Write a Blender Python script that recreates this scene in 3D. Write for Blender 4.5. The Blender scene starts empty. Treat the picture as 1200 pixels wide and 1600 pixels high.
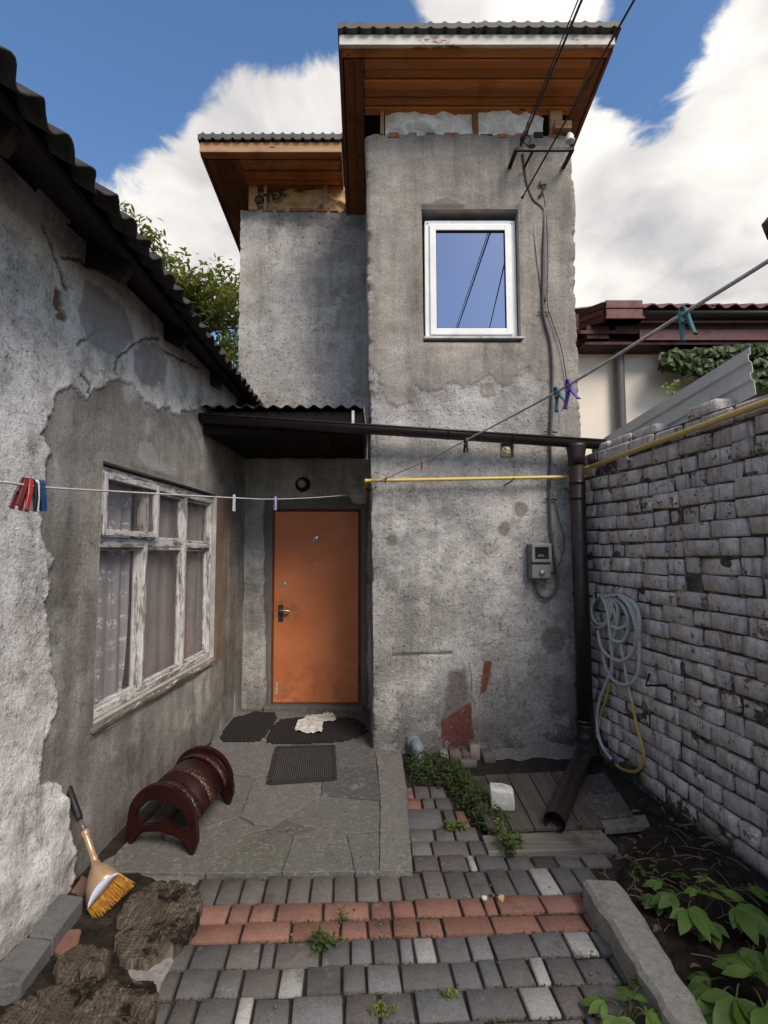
import bpy, bmesh, math, random
import numpy as np
from mathutils import Vector, Matrix, noise as mnoise
random.seed(11)
R = math.radians
scene = bpy.context.scene
col = scene.collection

# ------------------------------------------------------------------ camera, sky, sun, exposure
EYE = 1.54            # eye height above the paving
FPX, CXP, CYP = 820.0, 572.0, 800.0     # focal length and principal point measured on the 1200 x 1600 photograph
PITCH = R(4.2)
cam_d = bpy.data.cameras.new('camera')
cam = bpy.data.objects.new('camera', cam_d); col.objects.link(cam)
cam.location = (0, 0, EYE)
cam.rotation_euler = (R(90) + PITCH, 0, 0)
cam_d.sensor_width = 36; cam_d.lens = FPX / 1600 * 36
cam_d.shift_x = (600 - CXP) / 1600
cam_d.clip_start = 0.02; cam_d.clip_end = 2000
scene.camera = cam

SUN_AZ, SUN_EL = R(148), R(44)    # azimuth from +Y towards +X: veiled sun behind the viewer's right shoulder
vs = scene.view_settings
vs.view_transform = 'Standard'; vs.look = 'None'; vs.gamma = 1.0; vs.use_curve_mapping = False
vs.exposure = 0.5

def ray(u, v):
    dx = (u - CXP) / FPX; dy = (CYP - v) / FPX
    c, s = math.cos(PITCH), math.sin(PITCH)
    return Vector((dx, c - dy * s, s + dy * c))
def on_y(u, v, Y):
    d = ray(u, v); return Vector((0, 0, EYE)) + d * (Y / d.y)
def on_z(u, v, Z=0.0):
    d = ray(u, v); return Vector((0, 0, EYE)) + d * ((Z - EYE) / d.z)
def on_plane(u, v, p0, n):
    d = ray(u, v); e = Vector((0, 0, EYE)); n = Vector(n)
    return e + d * ((Vector(p0) - e).dot(n) / d.dot(n))

world = bpy.data.worlds.new('World'); scene.world = world; world.use_nodes = True
def build_world():
    nt = world.node_tree; nt.nodes.clear(); L = nt.links
    def N(t, **k):
        n = nt.nodes.new(t)
        for a, b in k.items(): setattr(n, a, b)
        return n
    def val(x, sock):
        if isinstance(x, (int, float)): sock.default_value = x
        else: L.new(x, sock)
    def math_(op, a, b=None, clamp=False):
        n = N('ShaderNodeMath', operation=op, use_clamp=clamp); val(a, n.inputs[0])
        if b is not None: val(b, n.inputs[1])
        return n.outputs[0]
    out = N('ShaderNodeOutputWorld')
    sky = N('ShaderNodeTexSky'); sky.sky_type = 'NISHITA'; sky.sun_disc = False
    sky.sun_elevation = SUN_EL; sky.sun_rotation = SUN_AZ
    sky.air_density = 1.0; sky.dust_density = 0.6; sky.ozone_density = 2.5
    bg = N('ShaderNodeBackground'); bg.inputs[1].default_value = 0.135
    hs = N('ShaderNodeHueSaturation'); hs.inputs['Saturation'].default_value = 1.12
    L.new(sky.outputs[0], hs.inputs['Color']); L.new(hs.outputs[0], bg.inputs[0])
    tc = N('ShaderNodeTexCoord'); d = tc.outputs['Generated']
    sep = N('ShaderNodeSeparateXYZ'); L.new(d, sep.inputs[0])
    den = math_('ADD', math_('MAXIMUM', sep.outputs[2], 0.0), 0.30)
    comb = N('ShaderNodeCombineXYZ')
    L.new(math_('DIVIDE', sep.outputs[0], den), comb.inputs[0]); L.new(math_('DIVIDE', sep.outputs[1], den), comb.inputs[1])
    warp = N('ShaderNodeTexNoise'); warp.inputs['Scale'].default_value = 2.6; warp.inputs['Detail'].default_value = 3
    L.new(comb.outputs[0], warp.inputs['Vector'])
    wv = N('ShaderNodeVectorMath', operation='SCALE'); L.new(warp.outputs['Color'], wv.inputs[0]); wv.inputs['Scale'].default_value = 0.35
    wa = N('ShaderNodeVectorMath', operation='ADD'); L.new(comb.outputs[0], wa.inputs[0]); L.new(wv.outputs[0], wa.inputs[1])
    n1 = N('ShaderNodeTexNoise'); n1.inputs['Scale'].default_value = 3.0; n1.inputs['Detail'].default_value = 11; n1.inputs['Roughness'].default_value = 0.60
    L.new(wa.outputs[0], n1.inputs['Vector'])
    dens = math_('MULTIPLY', math_('SUBTRACT', n1.outputs['Fac'], 0.475), 2.5)
    # cumulus banks and the clear patches between them, as they stand in the sky over this yard
    blobs = [(450, 180, .16, .52), (340, 160, .11, .40), (220, 310, .13, .42), (350, 320, .16, .42), (1090, 330, .26, .40), (950, 430, .22, .30), (730, -5, .09, .40), (850, 10, .08, .34), (1150, 60, .10, .46),
             (40, 120, .27, -.60), (230, 0, .17, -.55), (480, 10, .08, -.42), (1020, 70, .10, -.72), (610, 40, .07, -.30), (140, 200, .09, -.34), (1015, 190, .075, -.44), (1090, 230, .05, -.25)]
    rf = ray(690, 380); blobs = [(ray(u, v), w, a) for (u, v, w, a) in blobs] + [(Vector((rf.x, -rf.y, rf.z)), .17, -.45)]      # last: the clear sky the tower window mirrors
    for (dv, w, a) in blobs:
        dv = dv.normalized()
        sb = N('ShaderNodeVectorMath', operation='DISTANCE'); L.new(d, sb.inputs[0]); sb.inputs[1].default_value = dv
        q = math_('DIVIDE', sb.outputs['Value'], w)
        g = math_('EXPONENT', math_('MULTIPLY', math_('MULTIPLY', q, q), -1.0))
        dens = math_('ADD', dens, math_('MULTIPLY', g, a))
    mr = N('ShaderNodeMapRange'); mr.interpolation_type = 'SMOOTHSTEP'
    mr.inputs['From Min'].default_value = -0.02; mr.inputs['From Max'].default_value = 0.24; L.new(dens, mr.inputs['Value'])
    n2 = N('ShaderNodeTexNoise'); n2.inputs['Scale'].default_value = 3.4; n2.inputs['Detail'].default_value = 7; L.new(wa.outputs[0], n2.inputs['Vector'])
    cr = N('ShaderNodeValToRGB'); L.new(n2.outputs['Fac'], cr.inputs[0])
    cr.color_ramp.elements[0].position = 0.32; cr.color_ramp.elements[0].color = (.42, .415, .445, 1)
    cr.color_ramp.elements[1].position = 0.66; cr.color_ramp.elements[1].color = (1.0, .955, .89, 1)
    bg2 = N('ShaderNodeBackground'); bg2.inputs[1].default_value = 0.84; L.new(cr.outputs[0], bg2.inputs[0])
    mx = N('ShaderNodeMixShader'); L.new(mr.outputs[0], mx.inputs[0]); L.new(bg.outputs[0], mx.inputs[1]); L.new(bg2.outputs[0], mx.inputs[2])
    L.new(mx.outputs[0], out.inputs[0])
build_world()
sun_d = bpy.data.lights.new('sun', 'SUN'); sun_d.energy = 2.6; sun_d.angle = R(28); sun_d.color = (1.0, .90, .79)
sun = bpy.data.objects.new('sun', sun_d); col.objects.link(sun)
_sd = Vector((math.sin(SUN_AZ) * math.cos(SUN_EL), math.cos(SUN_AZ) * math.cos(SUN_EL), math.sin(SUN_EL)))
sun.rotation_euler = _sd.to_track_quat('Z', 'Y').to_euler(); sun.location = _sd * 30

# ------------------------------------------------------------------ numpy noise
def _hash(ix, iy, seed):
    h = (ix.astype(np.int64) * 374761393 + iy.astype(np.int64) * 668265263 + seed * 974711) & 0xFFFFFFFF
    h = ((h ^ (h >> 13)) * 1274126177) & 0xFFFFFFFF
    h = h ^ (h >> 16)
    return (h & 0xFFFFFF) / float(0xFFFFFF)
def vn(x, y, seed=0):
    ix = np.floor(x); iy = np.floor(y); fx = x - ix; fy = y - iy
    fx = fx * fx * (3 - 2 * fx); fy = fy * fy * (3 - 2 * fy)
    a = _hash(ix, iy, seed); b = _hash(ix + 1, iy, seed); c = _hash(ix, iy + 1, seed); e = _hash(ix + 1, iy + 1, seed)
    return (a * (1 - fx) + b * fx) * (1 - fy) + (c * (1 - fx) + e * fx) * fy
def fbm(x, y, seed=0, octv=4, gain=.5):
    t = 0; a = 1; s = 0
    for k in range(octv):
        t = t + a * vn(x * 2 ** k, y * 2 ** k, seed + k * 17); s += a; a *= gain
    return t / s          # 0..1
def poly_dist(S, Z, poly):
    """signed distance to a polygon, positive inside"""
    S = np.asarray(S); Z = np.asarray(Z); ins = np.zeros(S.shape, bool); dm = np.full(S.shape, 1e9)
    n = len(poly)
    for i in range(n):
        x0, y0 = poly[i]; x1, y1 = poly[(i + 1) % n]
        c = ((y0 > Z) != (y1 > Z)); 
        with np.errstate(divide='ignore', invalid='ignore'):
            xc = (x1 - x0) * (Z - y0) / ((y1 - y0) if y1 != y0 else 1e-9) + x0
        ins ^= c & (S < xc)
        ex, ey = x1 - x0, y1 - y0; l2 = ex * ex + ey * ey + 1e-12
        t = np.clip(((S - x0) * ex + (Z - y0) * ey) / l2, 0, 1)
        dm = np.minimum(dm, np.hypot(S - x0 - t * ex, Z - y0 - t * ey))
    return np.where(ins, dm, -dm)
def line_dist(S, Z, pts):
    dm = np.full(np.asarray(S).shape, 1e9)
    for (x0, y0), (x1, y1) in zip(pts[:-1], pts[1:]):
        ex, ey = x1 - x0, y1 - y0; l2 = ex * ex + ey * ey + 1e-12
        t = np.clip(((S - x0) * ex + (Z - y0) * ey) / l2, 0, 1)
        dm = np.minimum(dm, np.hypot(S - x0 - t * ex, Z - y0 - t * ey))
    return dm
def sstep(x, a, b):
    t = np.clip((x - a) / (b - a), 0, 1); return t * t * (3 - 2 * t)

# ------------------------------------------------------------------ object helpers
WORLD_AT = {}
def tag(o, label=None, cat=None, group=None, kind=None):
    if label: o['label'] = label
    if cat: o['category'] = cat
    if group: o['group'] = group
    if kind: o['kind'] = kind
    return o
def thing(name, label, cat, loc=(0, 0, 0), group=None, kind=None):
    o = bpy.data.objects.new(name, None); col.objects.link(o); o.location = loc; o.empty_display_size = .1
    WORLD_AT[o.name] = Vector(loc)
    return tag(o, label, cat, group, kind)
def adopt(o, parent):
    if parent is not None:
        o.parent = parent
        o.matrix_parent_inverse = Matrix.Translation(-WORLD_AT.get(parent.name, Vector((0, 0, 0))))
def link_mesh(name, me, parent=None, loc=None, rot=None):
    o = bpy.data.objects.new(name, me); col.objects.link(o)
    if loc is not None: o.location = loc
    if rot is not None: o.rotation_euler = rot
    adopt(o, parent)
    return o
def pydata(name, verts, faces, m, smooth=False):
    me = bpy.data.meshes.new(name)
    me.from_pydata([tuple(v) for v in verts], [], faces)
    if m is not None:
        for x in (m if isinstance(m, (list, tuple)) else [m]): me.materials.append(x)
    if smooth: me.polygons.foreach_set('use_smooth', [True] * len(me.polygons))
    me.update(); return me
class MB:
    """collects shapes for ONE mesh"""
    def __init__(s): s.v = []; s.f = []; s.mi = []; s.cur = 0
    def add(s, vs_, fs, mi=None):
        b = len(s.v); s.v += [Vector(x) for x in vs_]
        for f in fs: s.f.append([b + i for i in f]); s.mi.append(s.cur if mi is None else mi)
        return s
    def box(s, a, b, mtx=None):
        x0, y0, z0 = a; x1, y1, z1 = b
        vv = [Vector(p) for p in ((x0, y0, z0), (x1, y0, z0), (x1, y1, z0), (x0, y1, z0), (x0, y0, z1), (x1, y0, z1), (x1, y1, z1), (x0, y1, z1))]
        if mtx is not None: vv = [mtx @ p for p in vv]
        return s.add(vv, [(3, 2, 1, 0), (4, 5, 6, 7), (0, 1, 5, 4), (1, 2, 6, 5), (2, 3, 7, 6), (3, 0, 4, 7)])
    def bar(s, p, q, w, h, up=(0, 0, 1)):
        """rectangular bar from p to q, w across, h along up"""
        p = Vector(p); q = Vector(q); d = (q - p); L_ = d.length; d.normalize(); up = Vector(up)
        x = d.cross(up); 
        if x.length < 1e-5: x = d.cross(Vector((1, 0, 0)))
        x.normalize(); z = x.cross(d).normalized()
        M_ = Matrix((x, d, z)).transposed().to_4x4(); M_.translation = p
        return s.box((-w / 2, 0, -h / 2), (w / 2, L_, h / 2), M_)
    def tube(s, pts, r, n=8, caps=True, flat=1.0):
        pts = [Vector(p) for p in pts]; rr = r if isinstance(r, (list, tuple)) else [r] * len(pts)
        rings = []; ref = None
        for i, p in enumerate(pts):
            t = (pts[min(i + 1, len(pts) - 1)] - pts[max(i - 1, 0)])
            if t.length < 1e-9: t = Vector((0, 0, 1))
            t.normalize()
            if ref is None:
                ref = t.cross(Vector((0, 0, 1)))
                if ref.length < 1e-3: ref = t.cross(Vector((1, 0, 0)))
            ref = (ref - t * ref.dot(t))
            if ref.length < 1e-6: ref = t.cross(Vector((0.3, 1, 0.2)))
            ref.normalize(); b = t.cross(ref)
            rings.append([p + (ref * math.cos(a) + b * math.sin(a) * flat) * rr[i] for a in [2 * math.pi * k / n for k in range(n)]])
        vv = [q for g in rings for q in g]; fs = []
        for i in range(len(rings) - 1):
            for k in range(n): fs.append((i * n + k, i * n + (k + 1) % n, (i + 1) * n + (k + 1) % n, (i + 1) * n + k))
        if caps:
            fs.append(tuple(range(n))[::-1]); fs.append(tuple((len(rings) - 1) * n + k for k in range(n)))
        return s.add(vv, fs)
    def prism(s, poly, d):
        """flat polygon (3-D points) pushed by vector d"""
        p = [Vector(x) for x in poly]; d = Vector(d); n = len(p)
        return s.add(p + [x + d for x in p], [tuple(range(n))[::-1], tuple(n + i for i in range(n))] + [(i, (i + 1) % n, n + (i + 1) % n, n + i) for i in range(n)])
    def lathe(s, prof, n=16, mtx=None):
        vv = []; fs = []
        for (r, z) in prof:
            for k in range(n):
                a = 2 * math.pi * k / n; vv.append(Vector((r * math.cos(a), r * math.sin(a), z)))
        for i in range(len(prof) - 1):
            for k in range(n): fs.append((i * n + k, i * n + (k + 1) % n, (i + 1) * n + (k + 1) % n, (i + 1) * n + k))
        fs.append(tuple(range(n))[::-1]); fs.append(tuple((len(prof) - 1) * n + k for k in range(n)))
        if mtx is not None: vv = [mtx @ p for p in vv]
        return s.add(vv, fs)
    def build(s, name, m, parent=None, smooth=False, bevel=0, seg=1):
        me = pydata(name, s.v, s.f, m, smooth)
        if isinstance(m, (list, tuple)): me.polygons.foreach_set('material_index', s.mi)
        if bevel:
            bm = bmesh.new(); bm.from_mesh(me)
            bmesh.ops.remove_doubles(bm, verts=bm.verts, dist=1e-5)
            eds = [e for e in bm.edges if len(e.link_faces) == 2 and e.calc_face_angle(0) > .5]
            bmesh.ops.bevel(bm, geom=eds, offset=bevel, segments=seg, affect='EDGES', profile=.6, clamp_overlap=True)
            bm.to_mesh(me); bm.free()
        return link_mesh(name, me, parent)
def smooth_path(pts, k=6):
    """Catmull-Rom through the points"""
    P = [Vector(p) for p in pts]; out = []
    for i in range(len(P) - 1):
        p0 = P[max(i - 1, 0)]; p1 = P[i]; p2 = P[i + 1]; p3 = P[min(i + 2, len(P) - 1)]
        for j in range(k):
            t = j / k
            out.append(.5 * ((2 * p1) + (p2 - p0) * t + (2 * p0 - 5 * p1 + 4 * p2 - p3) * t * t + (3 * p1 - p0 - 3 * p2 + p3) * t ** 3))
    out.append(P[-1]); return out
def stone_mesh(name, sx, sy, sz, m, bev=.006, jit=.003, cuts=0, seed=0, seg=1):
    """worn block, origin at centre of its top... of its volume"""
    rnd = random.Random(seed); bm = bmesh.new(); bmesh.ops.create_cube(bm, size=1)
    for v in bm.verts: v.co = Vector((v.co.x * sx + rnd.uniform(-jit, jit), v.co.y * sy + rnd.uniform(-jit, jit), v.co.z * sz))
    if cuts: bmesh.ops.subdivide_edges(bm, edges=bm.edges[:], cuts=cuts, use_grid_fill=True)
    bmesh.ops.bevel(bm, geom=[e for e in bm.edges if e.calc_face_angle(0) > .6], offset=bev, segments=seg, affect='EDGES', profile=.55, clamp_overlap=True)
    for v in bm.verts:
        q = mnoise.noise_vector(v.co * 14 + Vector((seed * 3.1, 0, 0))); v.co += q * jit * 1.2
    me = bpy.data.meshes.new(name); bm.to_mesh(me); bm.free(); me.materials.append(m)
    me.polygons.foreach_set('use_smooth', [True] * len(me.polygons)); me.update()
    return me
def grid_wall(name, S, Z, place, holes, m, parent=None, attrs=None):
    """dense wall skin: place(S,Z) -> (n,3) array; attrs: name -> (n,4) array"""
    S = np.asarray(S); Z = np.asarray(Z); ns, nz = len(S), len(Z)
    SS, ZZ = np.meshgrid(S, Z); s = SS.ravel(); z = ZZ.ravel()
    P = place(s, z)
    i, j = np.meshgrid(np.arange(ns - 1), np.arange(nz - 1)); i = i.ravel(); j = j.ravel()
    keep = np.ones(len(i), bool); cs = (S[i] + S[i + 1]) / 2; cz = (Z[j] + Z[j + 1]) / 2
    for (a, b, c, e) in holes: keep &= ~((cs > a) & (cs < b) & (cz > c) & (cz < e))
    i = i[keep]; j = j[keep]
    F = np.stack([j * ns + i, j * ns + i + 1, (j + 1) * ns + i + 1, (j + 1) * ns + i], 1)
    used = np.zeros(len(P), bool); used[F.ravel()] = True
    remap = np.cumsum(used) - 1; F = remap[F]; P = P[used]
    me = bpy.data.meshes.new(name)
    me.vertices.add(len(P)); me.vertices.foreach_set('co', P.astype(np.float32).ravel())
    me.loops.add(len(F) * 4); me.loops.foreach_set('vertex_index', F.astype(np.int32).ravel())
    me.polygons.add(len(F)); me.polygons.foreach_set('loop_start', (np.arange(len(F)) * 4).astype(np.int32))
    me.polygons.foreach_set('loop_total', np.full(len(F), 4, np.int32))
    me.polygons.foreach_set('use_smooth', np.ones(len(F), bool))
    me.update(calc_edges=True); me.validate()
    if attrs:
        for k, fn in attrs.items():
            A = fn(s, z)[used]; at = me.color_attributes.new(k, 'FLOAT_COLOR', 'POINT')
            at.data.foreach_set('color', A.astype(np.float32).ravel())
    me.materials.append(m)
    return link_mesh(name, me, parent)
def spaced(*seg):
    """breakpoints with step: (a, b, step) runs joined"""
    out = []
    for a, b, st in seg:
        n = max(1, int(round(abs(b - a) / st))); out += list(np.linspace(a, b, n + 1)[(1 if out else 0):])
    return np.array(out)

# ------------------------------------------------------------------ materials
class Mat:
    def __init__(s, name, rough=.9, spec=.25):
        s.m = bpy.data.materials.new(name); s.m.use_nodes = True; s.nt = s.m.node_tree; s.L = s.nt.links
        s.b = s.nt.nodes['Principled BSDF']; s.b.inputs['Roughness'].default_value = rough
        s.b.inputs['Specular IOR Level'].default_value = spec
        s.pos = None
    def N(s, t, **k):
        n = s.nt.nodes.new(t)
        for a, b in k.items(): setattr(n, a, b)
        return n
    def put(s, x, sock):
        if hasattr(x, 'is_linked') or isinstance(x, bpy.types.NodeSocket): s.L.new(x, sock)
        elif isinstance(x, (tuple, list)) and len(x) == 3 and sock.type == 'RGBA': sock.default_value = (*x, 1)
        else: sock.default_value = x
    def P(s):
        if s.pos is None: s.pos = s.N('ShaderNodeNewGeometry').outputs['Position']
        return s.pos
    def O(s):
        """object coordinates shifted by a random offset for each object"""
        tc = s.N('ShaderNodeTexCoord').outputs['Object']; oi = s.N('ShaderNodeObjectInfo').outputs['Random']
        mu = s.N('ShaderNodeMath', operation='MULTIPLY'); s.L.new(oi, mu.inputs[0]); mu.inputs[1].default_value = 37.0
        va = s.N('ShaderNodeVectorMath', operation='ADD'); s.L.new(tc, va.inputs[0]); s.L.new(mu.outputs[0], va.inputs[1])
        return va.outputs[0]
    def rand(s): return s.N('ShaderNodeObjectInfo').outputs['Random']
    def ocol(s): return s.N('ShaderNodeObjectInfo').outputs['Color']
    def scale(s, vec, xyz, rot=(0, 0, 0)):
        n = s.N('ShaderNodeMapping'); s.L.new(vec, n.inputs[0]); n.inputs['Scale'].default_value = xyz; n.inputs['Rotation'].default_value = rot; return n.outputs[0]
    def noise(s, vec, sc, det=5, ro=.55, dist=0.0, out='Fac'):
        n = s.N('ShaderNodeTexNoise'); s.L.new(vec, n.inputs['Vector']); n.inputs['Scale'].default_value = sc; n.inputs['Detail'].default_value = det
        n.inputs['Roughness'].default_value = ro; n.inputs['Distortion'].default_value = dist; return n.outputs[out]
    def vor(s, vec, sc, feat='F1', out='Distance', rnd=1.0):
        n = s.N('ShaderNodeTexVoronoi', feature=feat); s.L.new(vec, n.inputs['Vector']); n.inputs['Scale'].default_value = sc; n.inputs['Randomness'].default_value = rnd; return n.outputs[out]
    def ramp(s, fac, stops, interp='LINEAR'):
        n = s.N('ShaderNodeValToRGB'); s.L.new(fac, n.inputs[0]); cr = n.color_ramp; cr.interpolation = interp
        while len(cr.elements) < len(stops): cr.elements.new(.5)
        for e, (p, c) in zip(cr.elements, stops): e.position = p; e.color = (*c, 1) if len(c) == 3 else c
        return n.outputs[0]
    def step(s, fac, a, b, lo=0.0, hi=1.0):
        n = s.N('ShaderNodeMapRange'); n.interpolation_type = 'SMOOTHSTEP'; s.L.new(fac, n.inputs['Value'])
        n.inputs['From Min'].default_value = a; n.inputs['From Max'].default_value = b; n.inputs['To Min'].default_value = lo; n.inputs['To Max'].default_value = hi; return n.outputs[0]
    def mix(s, fac, a, b, mode='MIX'):
        n = s.N('ShaderNodeMix', data_type='RGBA', blend_type=mode); s.put(fac, n.inputs['Factor']); s.put(a, n.inputs['A']); s.put(b, n.inputs['B']); return n.outputs['Result']
    def math(s, op, a, b=None):
        n = s.N('ShaderNodeMath', operation=op); s.put(a, n.inputs[0])
        if b is not None: s.put(b, n.inputs[1])
        return n.outputs[0]
    def attr(s, name, out='Color'):
        n = s.N('ShaderNodeAttribute'); n.attribute_name = name; return n.outputs[out]
    def bump(s, h, strength=.4, dist=.01, prev=None):
        n = s.N('ShaderNodeBump'); s.put(h, n.inputs['Height']); n.inputs['Strength'].default_value = strength; n.inputs['Distance'].default_value = dist
        if prev is not None: s.L.new(prev, n.inputs['Normal'])
        return n.outputs[0]
    def done(s, color=None, rough=None, normal=None, metal=None):
        if color is not None: s.put(color, s.b.inputs['Base Color'])
        if rough is not None: s.put(rough, s.b.inputs['Roughness'])
        if normal is not None: s.L.new(normal, s.b.inputs['Normal'])
        if metal is not None: s.b.inputs['Metallic'].default_value = metal
        return s.m

def worn(name, c0, c1, sc=6, rough=.85, bump=.3, bsc=60, spec=.25, coords='P', dirt=None, dirt_amt=(.55, .75), metal=None, stretch=None, dist=.004):
    """generic weathered surface: two tones through a noise, optional dirt, fine relief"""
    k = Mat(name, rough, spec); v = k.P() if coords == 'P' else k.O()
    if stretch: v = k.scale(v, stretch)
    c = k.ramp(k.noise(v, sc, 7, .6), [(.3, c0), (.7, c1)])
    f = k.noise(v, bsc, 4, .6)
    c = k.mix(.35, c, k.mix(f, (.25, .25, .25), (.75, .75, .75)), 'OVERLAY')
    if dirt: c = k.mix(k.step(k.noise(v, sc * .6, 6, .65), *dirt_amt), c, dirt)
    return k.done(c, None, k.bump(f, bump, dist), metal)

def plaster(name, rough_a, rough_b, smooth_a, smooth_b, whiten=(.5, .48, .46), seed=0.0):
    """old render: attribute 'mask' R = flaked-off smooth coat, G = darkening, B = pale wash; 'paint' = paint and filler patches"""
    k = Mat(name, .95, .12); p0 = k.P()
    va = k.N('ShaderNodeVectorMath', operation='ADD'); k.L.new(p0, va.inputs[0]); va.inputs[1].default_value = (seed, seed * .7, seed * .3); p = va.outputs[0]
    sep = k.N('ShaderNodeSeparateColor'); k.L.new(k.attr('mask'), sep.inputs[0])
    big = k.noise(p, 1.5, 4, .62); mid = k.noise(p, 6.0, 8, .72); fine = k.noise(p, 60, 4, .75)
    ra = k.ramp(mid, [(.22, rough_a), (.52, tuple((a + b) / 2 for a, b in zip(rough_a, rough_b))), (.72, rough_b)])
    ra = k.mix(k.step(big, .42, .62), k.mix(.35, ra, rough_a), ra)
    pits = k.step(k.noise(p, 38, 3, .75), .58, .66)
    ra = k.mix(k.math('MULTIPLY', pits, .75), ra, tuple(x * .35 for x in rough_a))
    chips = k.step(k.noise(p, 19, 5, .75), .585, .625)
    ra = k.mix(k.math('MULTIPLY', chips, .6), ra, whiten)
    sm = k.ramp(k.noise(p, 2.6, 7, .68), [(.3, smooth_a), (.7, smooth_b)])
    sm = k.mix(k.math('MULTIPLY', k.step(k.noise(k.scale(p, (9, 9, 1.0)), 1.0, 3, .6), .48, .72), .4), sm, tuple(x * .55 for x in smooth_a))
    spots = k.step(k.vor(p, 17), .045, .03); sm = k.mix(k.math('MULTIPLY', spots, k.step(k.noise(p, 3, 2), .5, .6)), sm, tuple(x * .3 for x in smooth_a))
    c = k.mix(sep.outputs[0], ra, sm)
    c = k.mix(k.math('MULTIPLY', sep.outputs[2], k.step(mid, .40, .60, .1, .85)), c, whiten)
    # hairline cracks
    wob = k.N('ShaderNodeVectorMath', operation='SCALE'); k.L.new(k.noise(p, 7, 4, .7, 0, 'Color'), wob.inputs[0]); wob.inputs['Scale'].default_value = .22
    cv = k.N('ShaderNodeVectorMath', operation='ADD'); k.L.new(p, cv.inputs[0]); k.L.new(wob.outputs[0], cv.inputs[1])
    ed = k.vor(cv.outputs[0], 1.6, 'DISTANCE_TO_EDGE')
    crack = k.math('MULTIPLY', k.step(ed, .005, .0015), k.step(big, .54, .62))
    c = k.mix(k.math('MULTIPLY', crack, .8), c, (.035, .03, .028))
    c = k.mix(k.math('MULTIPLY', sep.outputs[1], k.step(mid, .3, .6, .45, 1.0)), c, (.045, .04, .036))
    drip = k.noise(k.scale(p, (5.5, 5.5, .45)), 1.0, 6, .7); c = k.mix(.5, c, k.mix(k.step(drip, .32, .62), (.28, .28, .28), (.62, .62, .62)), 'OVERLAY')
    tro = k.noise(k.scale(p, (1.6, 1.6, 5.0), (.35, .2, .3)), 1.6, 7, .74); c = k.mix(.28, c, k.mix(k.step(tro, .34, .66), (.30, .30, .30), (.70, .70, .70)), 'OVERLAY')
    pt = k.noise(p, 2.7, 9, .70); nr = k.step(sep.outputs[0], 0, 1, .34, .07); c = k.mix(k.math('MULTIPLY', k.step(pt, .505, .525), nr), c, whiten); c = k.mix(k.math('MULTIPLY', k.step(pt, .435, .42), .28), c, tuple(x * .45 for x in rough_a))
    c = k.mix(.85, c, k.mix(fine, (.10, .10, .10), (.90, .90, .90)), 'OVERLAY')
    c = k.mix(.5, c, k.mix(k.step(big, .3, .7), (.34, .34, .34), (.66, .66, .66)), 'OVERLAY')
    c = k.mix(k.attr('paint', 'Alpha'), c, k.mix(.6, k.attr('paint'), k.mix(mid, (.15, .15, .15), (.85, .85, .85)), 'OVERLAY'))
    h = k.math('SUBTRACT', fine, k.math('MULTIPLY', pits, .5))
    rgh = k.mix(sep.outputs[0], (1, 1, 1), (.45, .45, .45))
    n = k.N('ShaderNodeBump'); k.L.new(h, n.inputs['Height']); k.L.new(rgh, n.inputs['Strength']); n.inputs['Distance'].default_value = .010
    return k.done(c, None, n.outputs[0])

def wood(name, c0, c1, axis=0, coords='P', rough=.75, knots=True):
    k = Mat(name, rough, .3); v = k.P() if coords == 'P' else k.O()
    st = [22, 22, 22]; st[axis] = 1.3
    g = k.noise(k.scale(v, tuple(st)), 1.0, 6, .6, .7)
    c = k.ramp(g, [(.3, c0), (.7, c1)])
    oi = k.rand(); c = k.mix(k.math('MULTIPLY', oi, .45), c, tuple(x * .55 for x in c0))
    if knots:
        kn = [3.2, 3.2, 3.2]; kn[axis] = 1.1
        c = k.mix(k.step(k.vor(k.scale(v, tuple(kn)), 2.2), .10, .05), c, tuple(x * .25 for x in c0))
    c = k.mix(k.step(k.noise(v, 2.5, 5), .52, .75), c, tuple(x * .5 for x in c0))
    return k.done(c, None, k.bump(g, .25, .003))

def flat(name, c, rough=.5, spec=.4, metal=0.0, var=.25, coords='O', trans=0.0):
    k = Mat(name, rough, spec); v = k.O() if coords == 'O' else k.P()
    n = k.noise(v, 9, 6, .65)
    cc = k.mix(k.math('MULTIPLY', k.step(n, .35, .75), var), c, tuple(x * .45 for x in c))
    rr = k.step(n, .3, .75, max(.05, rough - .12), min(1, rough + .2))
    k.done(cc, rr, k.bump(k.noise(v, 70, 3), .08, .002), metal)
    if trans:
        k.b.inputs['Transmission Weight'].default_value = trans
    return k.m

def by_object(name, rough=.85, sc=18, bump=.4, speck=.5, spec=.25, dirt=(.05, .045, .04), dirt_at=(.56, .8), agg=0.0):
    """colour comes from each object's own colour"""
    k = Mat(name, rough, spec); v = k.O(); p = k.P()
    c = k.ocol(); f = k.noise(v, sc * 6, 4, .7); m_ = k.noise(v, sc, 7, .65)
    c = k.mix(speck, c, k.mix(f, (.15, .15, .15), (.85, .85, .85)), 'OVERLAY')
    c = k.mix(.6, c, k.mix(m_, (.25, .25, .25), (.75, .75, .75)), 'OVERLAY')
    c = k.mix(k.math('MULTIPLY', k.step(k.noise(p, 3.4, 8, .74), *dirt_at), .85), c, dirt)
    c = k.mix(k.math('MULTIPLY', k.step(k.noise(p, 9, 6, .75), .60, .68), .42), c, (.30, .29, .275))
    if agg:
        vd = k.vor(p, 75, out='Color'); sp = k.N('ShaderNodeSeparateColor'); k.L.new(vd, sp.inputs[0])
        c = k.mix(k.math('MULTIPLY', k.step(sp.outputs[0], .80, .97), agg), c, (.42, .40, .37)); c = k.mix(k.math('MULTIPLY', k.step(sp.outputs[1], .7, .95), agg), c, (.05, .045, .042))
    return k.done(c, None, k.bump(k.math('ADD', f, m_), bump, .006))

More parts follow.
